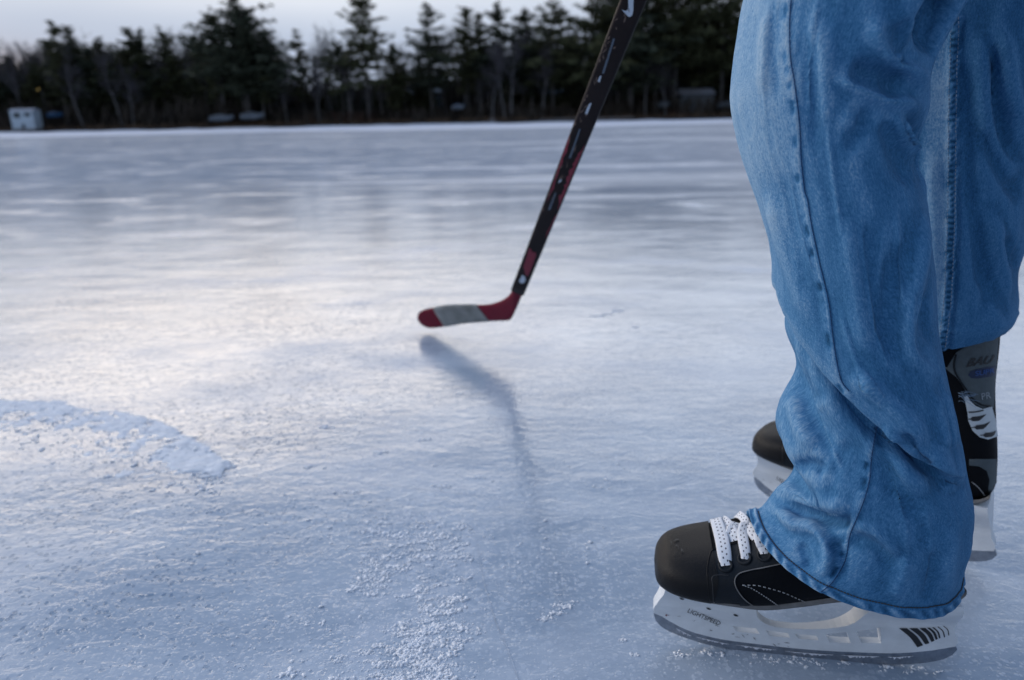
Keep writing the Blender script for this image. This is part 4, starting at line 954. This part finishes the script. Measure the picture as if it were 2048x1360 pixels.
sdecal(z4([(1055, 395), (1075, 398), (1082, 425), (1112, 428), (1116, 452), (1100, 490), (1090, 520), (1078, 555), (1058, 600), (1046, 622), (1030, 615), (1022, 590), (1012, 545), (1018, 520), (1034, 480), (1046, 430)]), 'red_print', M['redprint'])
sdecal(z4([(1000, 612), (1022, 625), (1030, 655), (1015, 680), (985, 680), (976, 655), (990, 640)]), 'white_emblem', M['whiteprint'])
for i in range(44):
    t = rs.uniform(.05, .98); c = np.array([1256, 0]) * t + np.array([1085, 440]) * (1 - t); c[0] += rs.uniform(-13, 13) * (.6 + .5 * t)
    L = rs.uniform(3, 9); a = R(-65 + rs.uniform(-35, 35)); d = np.array([math.cos(a), math.sin(a)]) * L; nn = np.array([-d[1], d[0]]) / L * rs.uniform(.7, 2.0)
    try: sdecal([tuple(c - d), tuple(c - d * .3 + nn), tuple(c + d * .2 + nn * .5), tuple(c + d), tuple(c + d * .1 - nn), tuple(c - d * .5 - nn * .4)], 'scuff', M['scuff'])
    except Exception: pass
# blade
def bdepth(x): return float(np.interp(x, [835, 1030], [1.705, 1.485]))
BT = bez(z4([(148, 950), (160, 925), (200, 902), (270, 886), (370, 869), (500, 862), (640, 861), (720, 857), (775, 846), (830, 826), (880, 795), (912, 755), (932, 715), (952, 660)]), 46)
BB = bez(z4([(148, 950), (152, 985), (185, 1022), (235, 1045), (300, 1045), (400, 1028), (550, 1003), (730, 990), (870, 985), (905, 978), (925, 950), (962, 870), (1000, 780), (1036, 685)]), 46)
def blade_strip(i0, i1, grow, name, m, n=9, cut=None):
    V = []
    ii = np.linspace(i0, i1, max(4, int((i1 - i0) * 2) + 2))
    for k in ii:
        a = np.array([np.interp(k, range(46), [p[c] for p in BT]) for c in (0, 1)]); b = np.array([np.interp(k, range(46), [p[c] for p in BB]) for c in (0, 1)])
        if cut is not None:
            f_ = (k - i0) / (i1 - i0); a, b = [np.array([x_, np.interp(x_, [p[0] for p in L_][3:34], [p[1] for p in L_][3:34])]) for x_, L_ in ((cut[0] + (cut[1] - cut[0]) * f_, BT), (cut[2] + (cut[3] - cut[2]) * f_, BB))]
        ring = []
        for sd_ in (1, -1):
            for t in (np.linspace(0, 1, n) if sd_ == 1 else np.linspace(1, 0, n)):
                p = a + (b - a) * t; dp = bdepth(p[0]); th = (.0032 + .0035 * min(1, max(0, (k - 30) / 14))) * (1 - .55 * abs(2 * t - 1) ** 4) * (min(1, .35 + k / 4)) + grow
                bend = .010 * max(0, 1 - k / 30) ** 2
                dp = dp - .00150 * (float(np.interp(p[0], [838, 925, 1025], [655, 648, 642])) - p[1]); pc = at(p[0], p[1], dp); q = (pc - CP) / np.linalg.norm(pc - CP); nrmv = ty * .8 - q * .2
                e = (t - .5) * 2; gv = at(*(p + (b - a) / (np.linalg.norm(b - a) + 1e-6) * grow * F / 1.6 * e), dp)
                ring.append(gv + fw * (-bend) + nrmv * th * sd_)
        V.append(ring)
    V = np.array(V); nr = len(ii)
    return mesh_obj(name, V.reshape(-1, 3), grid_faces(nr, 2 * n) + [tuple(range(2 * n))[::-1], tuple((nr - 1) * 2 * n + j for j in range(2 * n))], m, STK)
blade_strip(0, 45, 0, 'blade', M['red'])
kx = lambda x: float(np.interp(x, [.5 * (BT[i][0] + BB[i][0]) for i in range(46)][:34], range(34)))
blade_strip(kx(878), kx(967), .0008, 'tape', M['tape'], cut=(867, 955, 890, 980))['label'] = 'grubby white tape wrap'

# ------------------------------------------------------------------ the skater: a body in loose light blue jeans
FOOT = (NA + FA) / 2
PER = empty('person', (FOOT[0] + .1, FOOT[1] - .05, 0), 'person standing on ice skates in baggy light blue jeans, seen from the knees down', 'person')
UN = np.array([math.cos(YN), math.sin(YN), 0]); NN = np.array([UN[1], -UN[0], 0])
UF = np.array([math.cos(YF), math.sin(YF), 0]); NF = np.array([UF[1], -UF[0], 0])
def leg_rings(rows, o, u, n, U, nr):
    """rows: (L s, L z, R s, R z, half depth, centre towards the viewer, sag at the front, half depth at the back, sag at the back)"""
    Rw = crom(np.array(rows), nr); q = np.linspace(0, 2 * np.pi, U, endpoint=False); out = np.empty((nr, U, 3)); EX = .86
    for i, (ls, lz_, rs_, rz_, hd, dc, sg, hb, sb) in enumerate(Rw):
        A = o + u * ls + np.array([0, 0, lz_]); B = o + u * rs_ + np.array([0, 0, rz_]); c = (A + B) / 2 + n * dc; a = (B - A) / 2
        cq, sq = np.cos(q), np.sin(q); ca = np.sign(cq) * np.abs(cq) ** EX; sa = np.sign(sq) * np.abs(sq) ** EX
        out[i] = c + np.outer(ca, a) + np.outer(np.where(sa > 0, sa * hd, sa * hb), n) - np.outer(np.where(sa > 0, sa * sg, -sa * sb), [0, 0, 1])
    return out, q
def px2(rowspx, o, n, u):
    r = []
    for (lx, ly, rx, ry, h, sg, hb, sb) in rowspx:
        A = onplane(lx, ly, o, n) - o; B = onplane(rx, ry, o, n) - o; r.append((A @ u, A[2], B @ u, B[2], h, 0, sg, hb, sb))
    return r
def normals(G):
    du = np.roll(G, -1, 1) - np.roll(G, 1, 1); dv = np.gradient(G, axis=0); n = np.cross(du, dv); n /= np.linalg.norm(n, axis=2)[..., None] + 1e-12
    c = G.mean(1, keepdims=True); s = np.sign(((G - c) * n).sum(2).mean()); return n * s
def fold(G, folds):
    """push the cloth out (+) or in (-) along creases drawn in the photograph's columns and rows, on the side facing the viewer"""
    for pl, amp, wd in folds:
        amp = amp * 1.22
        Nn = normals(G); P = proj(G.reshape(-1, 3)); v = CP - G; v /= np.linalg.norm(v, axis=2)[..., None]
        facing = sm(.0, .35, (Nn * v).sum(2)).ravel(); d, s, t = seg_dist(P, crom(pl, 30))
        tap = np.clip(np.minimum(t, 1 - t) * 5 + .10, 0, 1)
        G = G + Nn * (amp * np.exp(-(d / wd) ** 2) * facing * tap).reshape(G.shape[:2])[..., None]
    return G
U = 320
up_px = [(1493, -20, 1922, -20, .092, 0, .09, 0), (1480, 70, 1870, 70, .09, 0, .09, 0), (1467, 160, 1834, 150, .088, 0, .088, 0), (1464, 200, 1830, 215, .086, 0, .086, 0), (1470, 240, 1815, 265, .084, .001, .084, 0), (1488, 310, 1805, 305, .082, .003, .082, 0), (1508, 370, 1826, 390, .082, .006, .08, 0),
         (1530, 435, 1840, 510, .082, .011, .078, 0), (1552, 500, 1850, 630, .082, .018, .075, 0), (1567, 540, 1884, 740, .081, .026, .073, 0), (1578, 566, 1918, 865, .079, .034, .07, 0)]
lo_px = [(1579, 590, 1922, 885, .072, .034, .068, 0), (1572, 610, 1924, 900, .075, .033, .067, 0), (1577, 660, 1926, 925, .078, .029, .066, .002), (1600, 738, 1928, 955, .079, .024, .064, .004), (1563, 812, 1927, 985, .081, .019, .062, .007), (1557, 862, 1925, 1000, .082, .017, .06, .01), (1596, 936, 1920, 1026, .080, .015, .055, .018),
         (1554, 985, 1914, 1056, .079, .015, .05, .028), (1528, 1010, 1909, 1088, .078, .015, .046, .036), (1511, 1019, 1905, 1110, .077, .015, .044, .040), (1498, 1023, 1902, 1130, .0765, .015, .043, .042)]
NA_ = NA.copy()
hip = [(.075, 1.00, .255, 1.00, .085, -.035, 0, .085, 0), (.060, .90, .245, .90, .095, -.03, 0, .095, 0), (.030, .75, .215, .75, .097, -.012, 0, .097, 0), (.004, .64, .172, .63, .095, 0, 0, .095, 0)]
upr, Q = leg_rings(hip + px2(up_px, NA_, NN, UN), NA_, UN, NN, U, 330)
lor, _ = leg_rings(px2(lo_px, NA_, NN, UN), NA_, UN, NN, U, 250)
amp = sm(.20 * np.pi, .55 * np.pi, Q) * (1 - sm(1.12 * np.pi, 1.5 * np.pi, Q))
# the upper cloth sags over the lower: a rolled lip that tucks in under itself
k = np.arange(len(upr)); lipw = np.exp(-((k - (len(upr) - 1)) / 26.0) ** 2)
upr += normals(upr) * (lipw[:, None] * amp[None, :] * .0095)[..., None]
k = np.arange(len(lor)); upr_end = upr[-1]; c0 = upr_end.mean(0)
lor -= normals(lor) * (np.exp(-(k / 22.0) ** 2)[:, None] * amp[None, :] * .008)[..., None]
tuck = []
for t, ins, rise in ((.12, .012, -.002), (.3, .045, .001), (.55, .085, .006), (.8, .08, .003)):
    M0 = upr_end * (1 - t) + lor[0] * t; tuck.append(M0 + ((c0 - M0) * ins + np.array([0, 0, rise])) * amp[:, None])
G = np.concatenate([upr, np.array(tuck), lor], 0)
NUPR = len(upr); NROW = len(G)
# broad soft unevenness, then the drawn folds
def rumple(G, a, sc, seed):
    Nn = normals(G); P = G.reshape(-1, 3); f = fbm(np.c_[P[:, 0] * sc, P[:, 1] * sc, P[:, 2] * sc * .55] + seed, 3).reshape(G.shape[:2]) - .5; return G + Nn * (a * f)[..., None]
G = rumple(G, .0065, 15, 3.1); G = rumple(G, .0026, 42, 9.7)
def lengthwise(G, a, n, seed):
    nr, nu = G.shape[:2]; uu = np.tile(np.linspace(0, n, nu, endpoint=False), nr); vv = np.repeat(np.linspace(0, 9, nr), nu)
    return G + normals(G) * (a * (fbm(np.c_[uu + vv * .4, vv, vv * 0 + seed], 3) - .5)).reshape(nr, nu)[..., None]
G = lengthwise(G, .0026, 46, 2.2)
FOLDS = [
    # narrow lengthwise creases
    ([(1541, -10), (1534, 80), (1530, 170), (1534, 250)], .0012, 4), ([(1556, -10), (1552, 60), (1555, 150)], .0012, 4), ([(1640, -10), (1622, 80), (1618, 160), (1622, 250)], .0014, 5), ([(1655, 250), (1668, 360), (1684, 470)], .0014, 5),
    ([(1575, 330), (1592, 420), (1612, 500), (1636, 580)], .0013, 5), ([(1722, 420), (1733, 520), (1752, 640), (1778, 740)], .0016, 6), ([(1790, 420), (1800, 520), (1798, 620)], .0015, 6), ([(1680, 620), (1712, 720), (1760, 800)], .0014, 5),
    ([(1620, 780), (1650, 860), (1690, 950)], .0014, 5), ([(1790, 960), (1812, 1060), (1808, 1160)], .0014, 6), ([(1850, 1000), (1862, 1100), (1850, 1190)], .0013, 5), ([(1590, 1000), (1640, 1022), (1690, 1030)], .0013, 4),
    # knee and upper leg
    ([(1752, 30), (1757, 79), (1790, 119), (1830, 149), (1852, 182)], .0058, 16), ([(1798, 40), (1812, 85), (1838, 118)], -.0055, 24), ([(1925, -30), (1878, 40), (1842, 105)], -.020, 28),
    ([(1670, 150), (1738, 189), (1787, 202), (1840, 212)], .0060, 13), ([(1700, 130), (1765, 155), (1815, 180)], -.0075, 20), ([(1740, 215), (1715, 260), (1696, 305)], -.0040, 16), ([(1700, 215), (1690, 260)], .0022, 14),
    ([(1790, 218), (1805, 268), (1828, 300), (1846, 337), (1856, 397)], .0060, 12), ([(1812, 235), (1830, 270), (1838, 300)], -.0045, 13), ([(1765, 235), (1790, 300), (1815, 370)], -.0035, 18),
    ([(1640, 40), (1650, 140), (1655, 260)], .0030, 22), ([(1615, 60), (1622, 180), (1632, 300)], -.0025, 16), ([(1535, 20), (1525, 100), (1524, 190)], .0018, 12), ([(1553, 0), (1548, 90), (1552, 200)], -.0016, 8),
    ([(1850, 420), (1838, 520), (1822, 600), (1812, 660), (1815, 700), (1838, 732), (1881, 752)], .0050, 15), ([(1800, 480), (1786, 580), (1785, 680), (1805, 730)], -.0045, 20), ([(1870, 690), (1850, 650), (1846, 580)], -.0030, 12),
    ([(1560, 330), (1590, 430), (1625, 540), (1650, 640)], -.0020, 22), ([(1530, 380), (1560, 470), (1590, 560), (1620, 650)], .0030, 16),
    ([(1690, 430), (1705, 540), (1720, 640), (1740, 720)], .0034, 20), ([(1735, 430), (1752, 560), (1768, 690)], -.0032, 20), ([(1700, 745), (1760, 790), (1815, 845), (1850, 890)], .0060, 18), ([(1880, 780), (1895, 840), (1900, 900)], .0028, 18),
    # where the lip dies out
    ([(1798, 868), (1826, 893), (1850, 920), (1872, 936)], -.0050, 10), ([(1862, 900), (1890, 935), (1905, 985)], .0030, 16),
    # lower leg
    ([(1600, 742), (1612, 790), (1640, 850), (1665, 905)], -.0036, 16), ([(1585, 790), (1600, 850), (1628, 900)], .0045, 16), ([(1640, 790), (1672, 850), (1690, 900)], .0030, 16), ([(1588, 937), (1615, 930), (1650, 945)], -.0060, 16),
    ([(1552, 975), (1580, 985), (1640, 1005), (1700, 1015)], .0048, 15), ([(1568, 1012), (1622, 1030), (1683, 1047), (1706, 1030)], -.0062, 11), ([(1548, 1012), (1590, 1050), (1628, 1058), (1652, 1084), (1656, 1123), (1643, 1153)], .0058, 12),
    ([(1668, 1075), (1682, 1115), (1670, 1160)], -.0050, 12), ([(1600, 1085), (1615, 1120), (1608, 1140)], -.0030, 10), ([(1706, 1045), (1762, 1073), (1800, 1110)], .0030, 13), ([(1700, 1070), (1750, 1100), (1785, 1140)], -.0030, 15),
    ([(1772, 850), (1800, 930), (1860, 985)], .0040, 22), ([(1760, 900), (1790, 980), (1850, 1040)], -.0035, 24), ([(1820, 1110), (1800, 1160), (1790, 1200)], .0028, 18), ([(1870, 1100), (1860, 1160), (1852, 1210)], -.0030, 16), ([(1900, 1050), (1900, 1120), (1892, 1190)], .0026, 16),
]
G = fold(G, FOLDS)
# seams
S_UP = [(1583, -120), (1582, 0), (1579, 50), (1581, 116), (1589, 165), (1599, 248), (1602, 314), (1609, 380), (1615, 400), (1624, 455), (1640, 529), (1657, 602), (1666, 676), (1675, 731), (1684, 764), (1698, 782)]
S_LO = [(1758, 828), (1752, 862), (1743, 915), (1739, 960), (1727, 1003), (1713, 1038), (1699, 1073), (1690, 1123), (1664, 1165), (1640, 1186)]
def wear_of(G):
    """paler where the cloth bulges, as old denim rubs"""
    P = G.reshape(-1, 3); lap = (np.roll(G, 6, 1) + np.roll(G, -6, 1)) / 2 - G
    l2 = np.zeros_like(G); l2[8:-8] = (G[16:] + G[:-16]) / 2 - G[8:-8]
    return -((lap + l2) * normals(G)).sum(2)
wear_shade = np.clip(wear_of(G) * 42, -.04, .11)
Pp = proj(G.reshape(-1, 3)); front = ((normals(G) * (CP - G)).sum(2) > 0).ravel(); rowid = np.repeat(np.arange(NROW), U)
Nn = normals(G); disp = np.zeros(len(Pp)); w2 = wear_shade.ravel().copy()
for pl, sel in ((S_UP, rowid < NUPR), (S_LO, rowid >= NUPR + 3)):
    d, s, t = seg_dist(Pp, crom(pl, 60)); mk = front & sel & (d < 60); sd_ = d * s      # s<0: right of the seam in the picture when running down
    L = np.hypot(*np.diff(np.array(pl), axis=0).T).sum(); along = t * L
    left = np.where(s > 0, d, -d)                                                   # positive on the left
    disp += mk * (.0016 * sm(-2, 1.0, left) * np.exp(-np.clip(left, 0, None) / 16.0))
    pk = sm(.50, .78, vnoise(np.c_[along / 17.0, along * 0 + 3, along * 0]) * .8 + .2 * (.5 + .5 * np.sin(along * 2 * np.pi / 36)))
    w2 += mk * (-.34 * pk * np.exp(-((left - 9) / 5.5) ** 2) + .07 * (1 - pk) * np.exp(-((left - 9) / 6.0) ** 2) + .20 * np.exp(-((left - 3.0) / 2.4) ** 2) - .05 * np.exp(-((left + 4) / 4.0) ** 2))
    disp += mk * (.0011 * (.5 - pk) * np.exp(-((left - 9) / 6.0) ** 2))
# hem: roped and faded
hem_k = rowid - (NROW - 1); hv = np.exp(-((hem_k + 5.5) / 4.2) ** 2)
per = np.tile(np.linspace(0, 1, U, endpoint=False), NROW); rope = np.sin(2 * np.pi * (per * 40) + hem_k * .34 + 3.2 * fbm(np.c_[per * 30, per * 0, per * 0], 2) * 2.5); hb = (hem_k > -13)
disp += hb * .0011 * rope * np.exp(-((hem_k + 6) / 5.0) ** 2) + .0022 * sm(-14.5, -12.5, hem_k) + .0
w2 += hb * (.30 * rope * (.4 + .6 * vnoise(np.c_[per * 60, per * 0, per * 0]))) - .10 * np.exp(-((hem_k + 14.5) / 1.5) ** 2)
w2 += .09 * np.exp(-((hem_k) / 2.0) ** 2)
# the thigh and shin front have been worn paler
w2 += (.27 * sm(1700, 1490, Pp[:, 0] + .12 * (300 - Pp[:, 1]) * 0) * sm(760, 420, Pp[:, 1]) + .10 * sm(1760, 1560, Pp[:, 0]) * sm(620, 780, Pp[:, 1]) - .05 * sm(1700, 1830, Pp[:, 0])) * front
G = G + Nn * disp.reshape(NROW, U)[..., None]
# turn the hem inside
inner = [G[k_] - normals(G)[k_] * t_ for k_, t_ in ((-1, .0012), (-3, .0032), (-8, .0036), (-26, .0040))]
Gn = np.concatenate([G, np.array(inner)], 0); w2 = np.r_[w2, np.full(4 * U, -.05)]
def uv_of(Gm):
    nr, nu = Gm.shape[:2]; mid = Gm[nr // 2]; per_ = np.linalg.norm(np.diff(np.vstack([mid, mid[:1]]), axis=0), axis=1).sum()
    v = np.r_[0, np.cumsum(np.linalg.norm(np.diff(Gm[:, nu // 4], axis=0), axis=1))]
    uu = np.abs(np.linspace(-1, 1, nu, endpoint=False)) * per_ / 2
    uu = np.r_[uu[nu // 2 - nu // 4:], uu[:nu // 2 - nu // 4]] if False else np.linspace(0, per_, nu, endpoint=False)
    return np.stack([np.tile(uu, nr), np.repeat(v, nu)], 1)
# ---- the further leg
U2 = 220
far_rows = [(.03, 1.00, .24, 1.00, .085, .06), (.02, .88, .235, .88, .095, .05), (.0, .72, .215, .72, .096, .02), (.003, .60, .190, .585, .090, 0), (.012, .50, .186, .49, .086, 0), (.022, .42, .184, .41, .083, 0), (.032, .37, .189, .360, .082, 0), (.036, .335, .1865, .322, .082, 0),
            (.036, .295, .1925, .289, .084, 0), (.034, .266, .1920, .276, .084, 0), (.034, .236, .1885, .2690, .083, 0)]
far_rows = [(a, b, c - .006, d + .006, h, e, 0, h, 0) for a, b, c, d, h, e in far_rows]
G2, Q2 = leg_rings(far_rows, FA, UF, NF, U2, 300)
G2 = rumple(G2, .0070, 14, 5.3); G2 = rumple(G2, .0026, 44, 1.7); G2 = lengthwise(G2, .0032, 40, 6.1)
F2 = [([(1986, 83), (1994, 198), (2012, 260), (2046, 330)], -.0085, 16), ([(2010, 60), (2022, 180), (2044, 260)], .0055, 16), ([(1960, 60), (1966, 200), (1980, 300)], .0035, 16), ([(1932, 130), (1940, 300), (1945, 450)], -.0030, 14), ([(1960, 260), (2000, 330), (2040, 400)], -.0055, 18),
      ([(1985, 430), (2000, 520), (2010, 600)], .0050, 14), ([(1955, 420), (1962, 530), (1975, 640)], -.0045, 16), ([(2020, 470), (2030, 540)], -.0045, 12), ([(1940, 560), (1990, 640), (2020, 655)], .0025, 16), ([(1862, 290), (1868, 450), (1872, 600)], .0030, 14)]
G2 = fold(G2, F2)
S_IN = [(1912, -60), (1910, 40), (1906, 160), (1904, 300), (1903, 420), (1899, 520), (1896, 590), (1888, 660), (1880, 722)]
P2 = proj(G2.reshape(-1, 3)); fr2 = ((normals(G2) * (CP - G2)).sum(2) > 0).ravel(); Nn2 = normals(G2); wear_shade2 = np.clip(wear_of(G2) * 40, -.04, .10).ravel(); wear_shade2 -= .08  # rubbed ridges, then the whole further leg painted darker as shade
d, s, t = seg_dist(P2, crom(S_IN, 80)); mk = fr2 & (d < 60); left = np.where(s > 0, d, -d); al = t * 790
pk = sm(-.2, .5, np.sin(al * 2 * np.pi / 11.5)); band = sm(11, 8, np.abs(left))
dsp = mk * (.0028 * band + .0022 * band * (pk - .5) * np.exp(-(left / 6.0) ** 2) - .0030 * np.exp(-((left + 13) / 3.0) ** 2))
wear_shade2 += mk * (.26 * (np.abs(left - 8) < 2.6) + .22 * (np.abs(left + 7) < 2.8) * (pk > .4) + band * (-.50 * pk + .10) * (np.abs(left) < 5) + .22 * sm(8, 13, left) * sm(75, 45, left))  # seam edges and puckers; last term paints the lit strip left of the seam
hk = np.repeat(np.arange(300), U2) - 299; pr2 = np.tile(np.linspace(0, 1, U2, endpoint=False), 300)
G2 = G2 + Nn2 * (dsp + .0014 * sm(-14, -12, hk)).reshape(300, U2)[..., None]
inner = [G2[k_] - normals(G2)[k_] * t_ for k_, t_ in ((-1, .0012), (-3, .0032), (-8, .0036), (-26, .0040))]
G2n = np.concatenate([G2, np.array(inner)], 0); wear_shade2 = np.r_[wear_shade2, np.full(4 * U2, -.08)]
# hips and waist join the two legs
hp = []; cA, cB = Gn[0].mean(0), G2n[0].mean(0); cH = (cA + cB) / 2; lat = (cB - cA); lat[2] = 0; hw_ = np.linalg.norm(lat) / 2; lat /= np.linalg.norm(lat); fwd = np.array([lat[1], -lat[0], 0])
for z, a, b in ((.86, hw_ + .035, .10), (.92, hw_ + .085, .125), (1.00, hw_ + .09, .13), (1.08, hw_ + .075, .125), (1.13, hw_ + .06, .115)):
    q = np.linspace(0, 2 * np.pi, 64, endpoint=False); hp.append(np.array([cH[0], cH[1], z]) + np.outer(np.cos(q) * a, lat) + np.outer(np.sin(q) * b, fwd))
hp = np.array(hp)
nA, nB = Gn.shape[0] * U, G2n.shape[0] * U2
JV = np.vstack([Gn.reshape(-1, 3), G2n.reshape(-1, 3), hp.reshape(-1, 3)])
JF = grid_faces(Gn.shape[0], U) + [tuple(nA + i for i in f) for f in grid_faces(G2n.shape[0], U2)] + [tuple(nA + nB + i for i in f) for f in grid_faces(5, 64)]
JUV = np.vstack([uv_of(Gn), uv_of(G2n) + np.array([3.0, 1.0]), np.stack([np.tile(np.linspace(0, 1, 64), 5), np.repeat(np.linspace(0, .3, 5), 64)], 1)])
jeans = mesh_obj('jeans', JV, JF, M['denim'], PER, uv=JUV, attrs={'wear_shade': np.r_[w2, wear_shade2, np.zeros(320)]})
jeans['label'] = 'baggy light blue worn denim jeans'
# seam cords and hem stitching as threads lying on the cloth
TJ = bvh(np.vstack([Gn.reshape(-1, 3), G2n.reshape(-1, 3)]), [tuple(int(i) for i in f) for f in JF[:len(JF) - 256]])
def thread(pl, name, m, r, off, dash=0, n=160):
    P = [hit(p, TJ, I4, off) for p in crom(pl, n)]; P = [p for p in P if p is not None]; mb = MB()
    run = [P[0]]
    runs = []
    for a, b in zip(P[:-1], P[1:]):
        if np.linalg.norm(b - a) > .012: runs.append(run); run = []
        run.append(b)
    runs.append(run)
    for rn in [max(runs, key=len)]:
        if len(rn) < 3: continue
        if dash:
            q = crom(rn, len(rn) * 2)
            for i in range(0, len(q) - dash, dash + 1): mb.tube(q[i:i + dash], r, 5)
        else: mb.tube(rn, r, 5)
    v = np.array(mb.v); mi = np.array(wmat(PER).inverted())
    o = mesh_obj(name, v @ mi[:3, :3].T + mi[:3, 3], mb.f, m, jeans, world=False); return o
thread(S_UP[1:], 'side_seam', M['bluethread'], .0004, .0001, 0, 220)
thread(S_LO, 'side_seam', M['bluethread'], .0004, .0001, 0, 120)
hs = G[-15]; hs_n = normals(G)[-15]
vv_ = CP - hs; vv_ /= np.linalg.norm(vv_, axis=1)[:, None]; fc_ = (hs_n * vv_).sum(1); i0 = int(np.argmax(fc_))
a_ = i0; b_ = i0
while fc_[(a_ - 1) % U] > .15: a_ -= 1
while fc_[(b_ + 1) % U] > .15: b_ += 1
hem_line = [tuple(p) for p in proj(np.array([hs[k % U] + hs_n[k % U] * .0005 for k in range(a_, b_ + 1)]))]
hx_ = [q_[0] for q_ in hem_line]; i1_, i2_ = sorted((int(np.argmin(hx_)), int(np.argmax(hx_)))); hem_line = hem_line[i1_:i2_ + 1]
thread(hem_line[::4], 'hem_stitching', M['thread'], .00042, .0004, 5, 300)
for dx in (-7, 7): thread([(x + dx, y) for x, y in S_IN], 'inseam_stitching', M['palethread'], .00042, .0003, 4, 260)
# frayed threads at the torn back of the nearer hem's cuff
mb = MB(); rs = np.random.RandomState(8)
for i in range(16):
    c = at(1922 + rs.uniform(-6, 8), 778 + rs.uniform(0, 26), .675); d = rt * rs.uniform(.002, .014) + up * rs.uniform(-.004, .006) - fw * .004
    q = np.linspace(0, 1, 6); mb.tube(c + np.outer(q, d) + np.outer(np.sin(q * 3 + rs.rand() * 3), up) * .0015, .00018, 4)
v = np.array(mb.v); mi = np.array(wmat(PER).inverted()); mesh_obj('frayed_threads', v @ mi[:3, :3].T + mi[:3, 3], mb.f, M['palethread'], jeans, world=False)

# ---- body under the clothes and a dark jacket, above the picture's upper edge
def skin_mesh(name, pts, edges, radii, m, parent, sub=2):
    me = bpy.data.meshes.new(name); mi = np.array(wmat(parent).inverted()); p = np.array(pts) @ mi[:3, :3].T + mi[:3, 3]
    me.from_pydata(p.tolist(), edges, []); o = bpy.data.objects.new(name, me); COL.objects.link(o); o.parent = parent
    md = o.modifiers.new('skin', 'SKIN'); md.use_smooth_shade = True
    for v, r in zip(me.skin_vertices[0].data, radii): v.radius = (r, r)
    me.skin_vertices[0].data[0].use_root = True
    s = o.modifiers.new('subsurf', 'SUBSURF'); s.levels = sub; s.render_levels = sub; me.materials.append(m); return o
def onleg(o, u, s, z, n=None, d=0): return o + u * s + np.array([0, 0, z]) + (n * d if n is not None else 0)
back = np.array([.30, -.10, 0]); back /= np.linalg.norm(back)
pel = np.array([cH[0], cH[1], 1.02]); chest = pel + np.array([-.05, .03, .36]); neck = chest + np.array([-.03, .02, .17]); head = neck + np.array([-.03, .01, .14])
kn, kf = onleg(NA, UN, .055, .52), onleg(FA, UF, .09, .52); an, af = onleg(NA, UN, .125, .14), onleg(FA, UF, .125, .14); tn, tf = onleg(NA, UN, .02, .098), onleg(FA, UF, .02, .098)
hn, hf = pel - lat * .10 + np.array([0, 0, -.06]), pel + lat * .10 + np.array([0, 0, -.06])
shn, shf = chest - lat * .19 + np.array([0, 0, .07]), chest + lat * .19 + np.array([0, 0, .07])
gr1 = HE + ax * 1.06; gr2 = HE + ax * 1.33
eln = (shn + gr1) / 2 + back * .10 + np.array([0, 0, -.08]); elf = (shf + gr2) / 2 + back * .10 + np.array([0, 0, -.06])
hd1 = gr1 + (eln - gr1) * .10; hd2 = gr2 + (elf - gr2) * .10
pts = [pel, hn, kn, an, tn, hf, kf, af, tf, chest, neck, head, shn, eln, hd1, shf, elf, hd2, head + np.array([-.01, 0, .09])]
ed = [(0, 1), (1, 2), (2, 3), (3, 4), (0, 5), (5, 6), (6, 7), (7, 8), (0, 9), (9, 10), (10, 11), (11, 18), (9, 12), (12, 13), (13, 14), (9, 15), (15, 16), (16, 17)]
rad = [.085, .07, .050, .034, .030, .07, .050, .034, .030, .095, .055, .085, .06, .042, .034, .06, .042, .034, .075]
skin_mesh('body', pts, ed, rad, M['skin'], PER)
jk = skin_mesh('jacket', [pel + np.array([0, 0, .05]), chest, neck + np.array([0, 0, -.03]), shn, eln, hd1 + (eln - hd1) * .25, shf, elf, hd2 + (elf - hd2) * .25], [(0, 1), (1, 2), (1, 3), (3, 4), (4, 5), (1, 6), (6, 7), (7, 8)],
               [.165, .165, .08, .085, .062, .05, .085, .062, .05], M['jacket'], PER)
for hh, g, el in ((hd1, gr1, eln), (hd2, gr2, elf)):
    mb = MB(); o_ = (el - g) / np.linalg.norm(el - g)
    for i in range(4):
        c = g + ax * (.021 * (i - 1.5)); q = np.linspace(-.6, 4.6, 9); e2 = np.cross(ax, o_); mb.tube([c + (o_ * math.cos(t) + e2 * math.sin(t)) * .026 for t in q], np.linspace(.013, .010, 9), 8)
    q = np.linspace(.4, -2.6, 7); e2 = np.cross(ax, o_); mb.tube([g + ax * .048 + (o_ * math.cos(t) + e2 * math.sin(t)) * .028 for t in q], np.linspace(.015, .011, 7), 8)
    mb.tube([g + o_ * .030 - ax * .02, g + o_ * .05, g + o_ * .10], [.034, .042, .046], 10); mb.build('glove', M['glove'], PER)
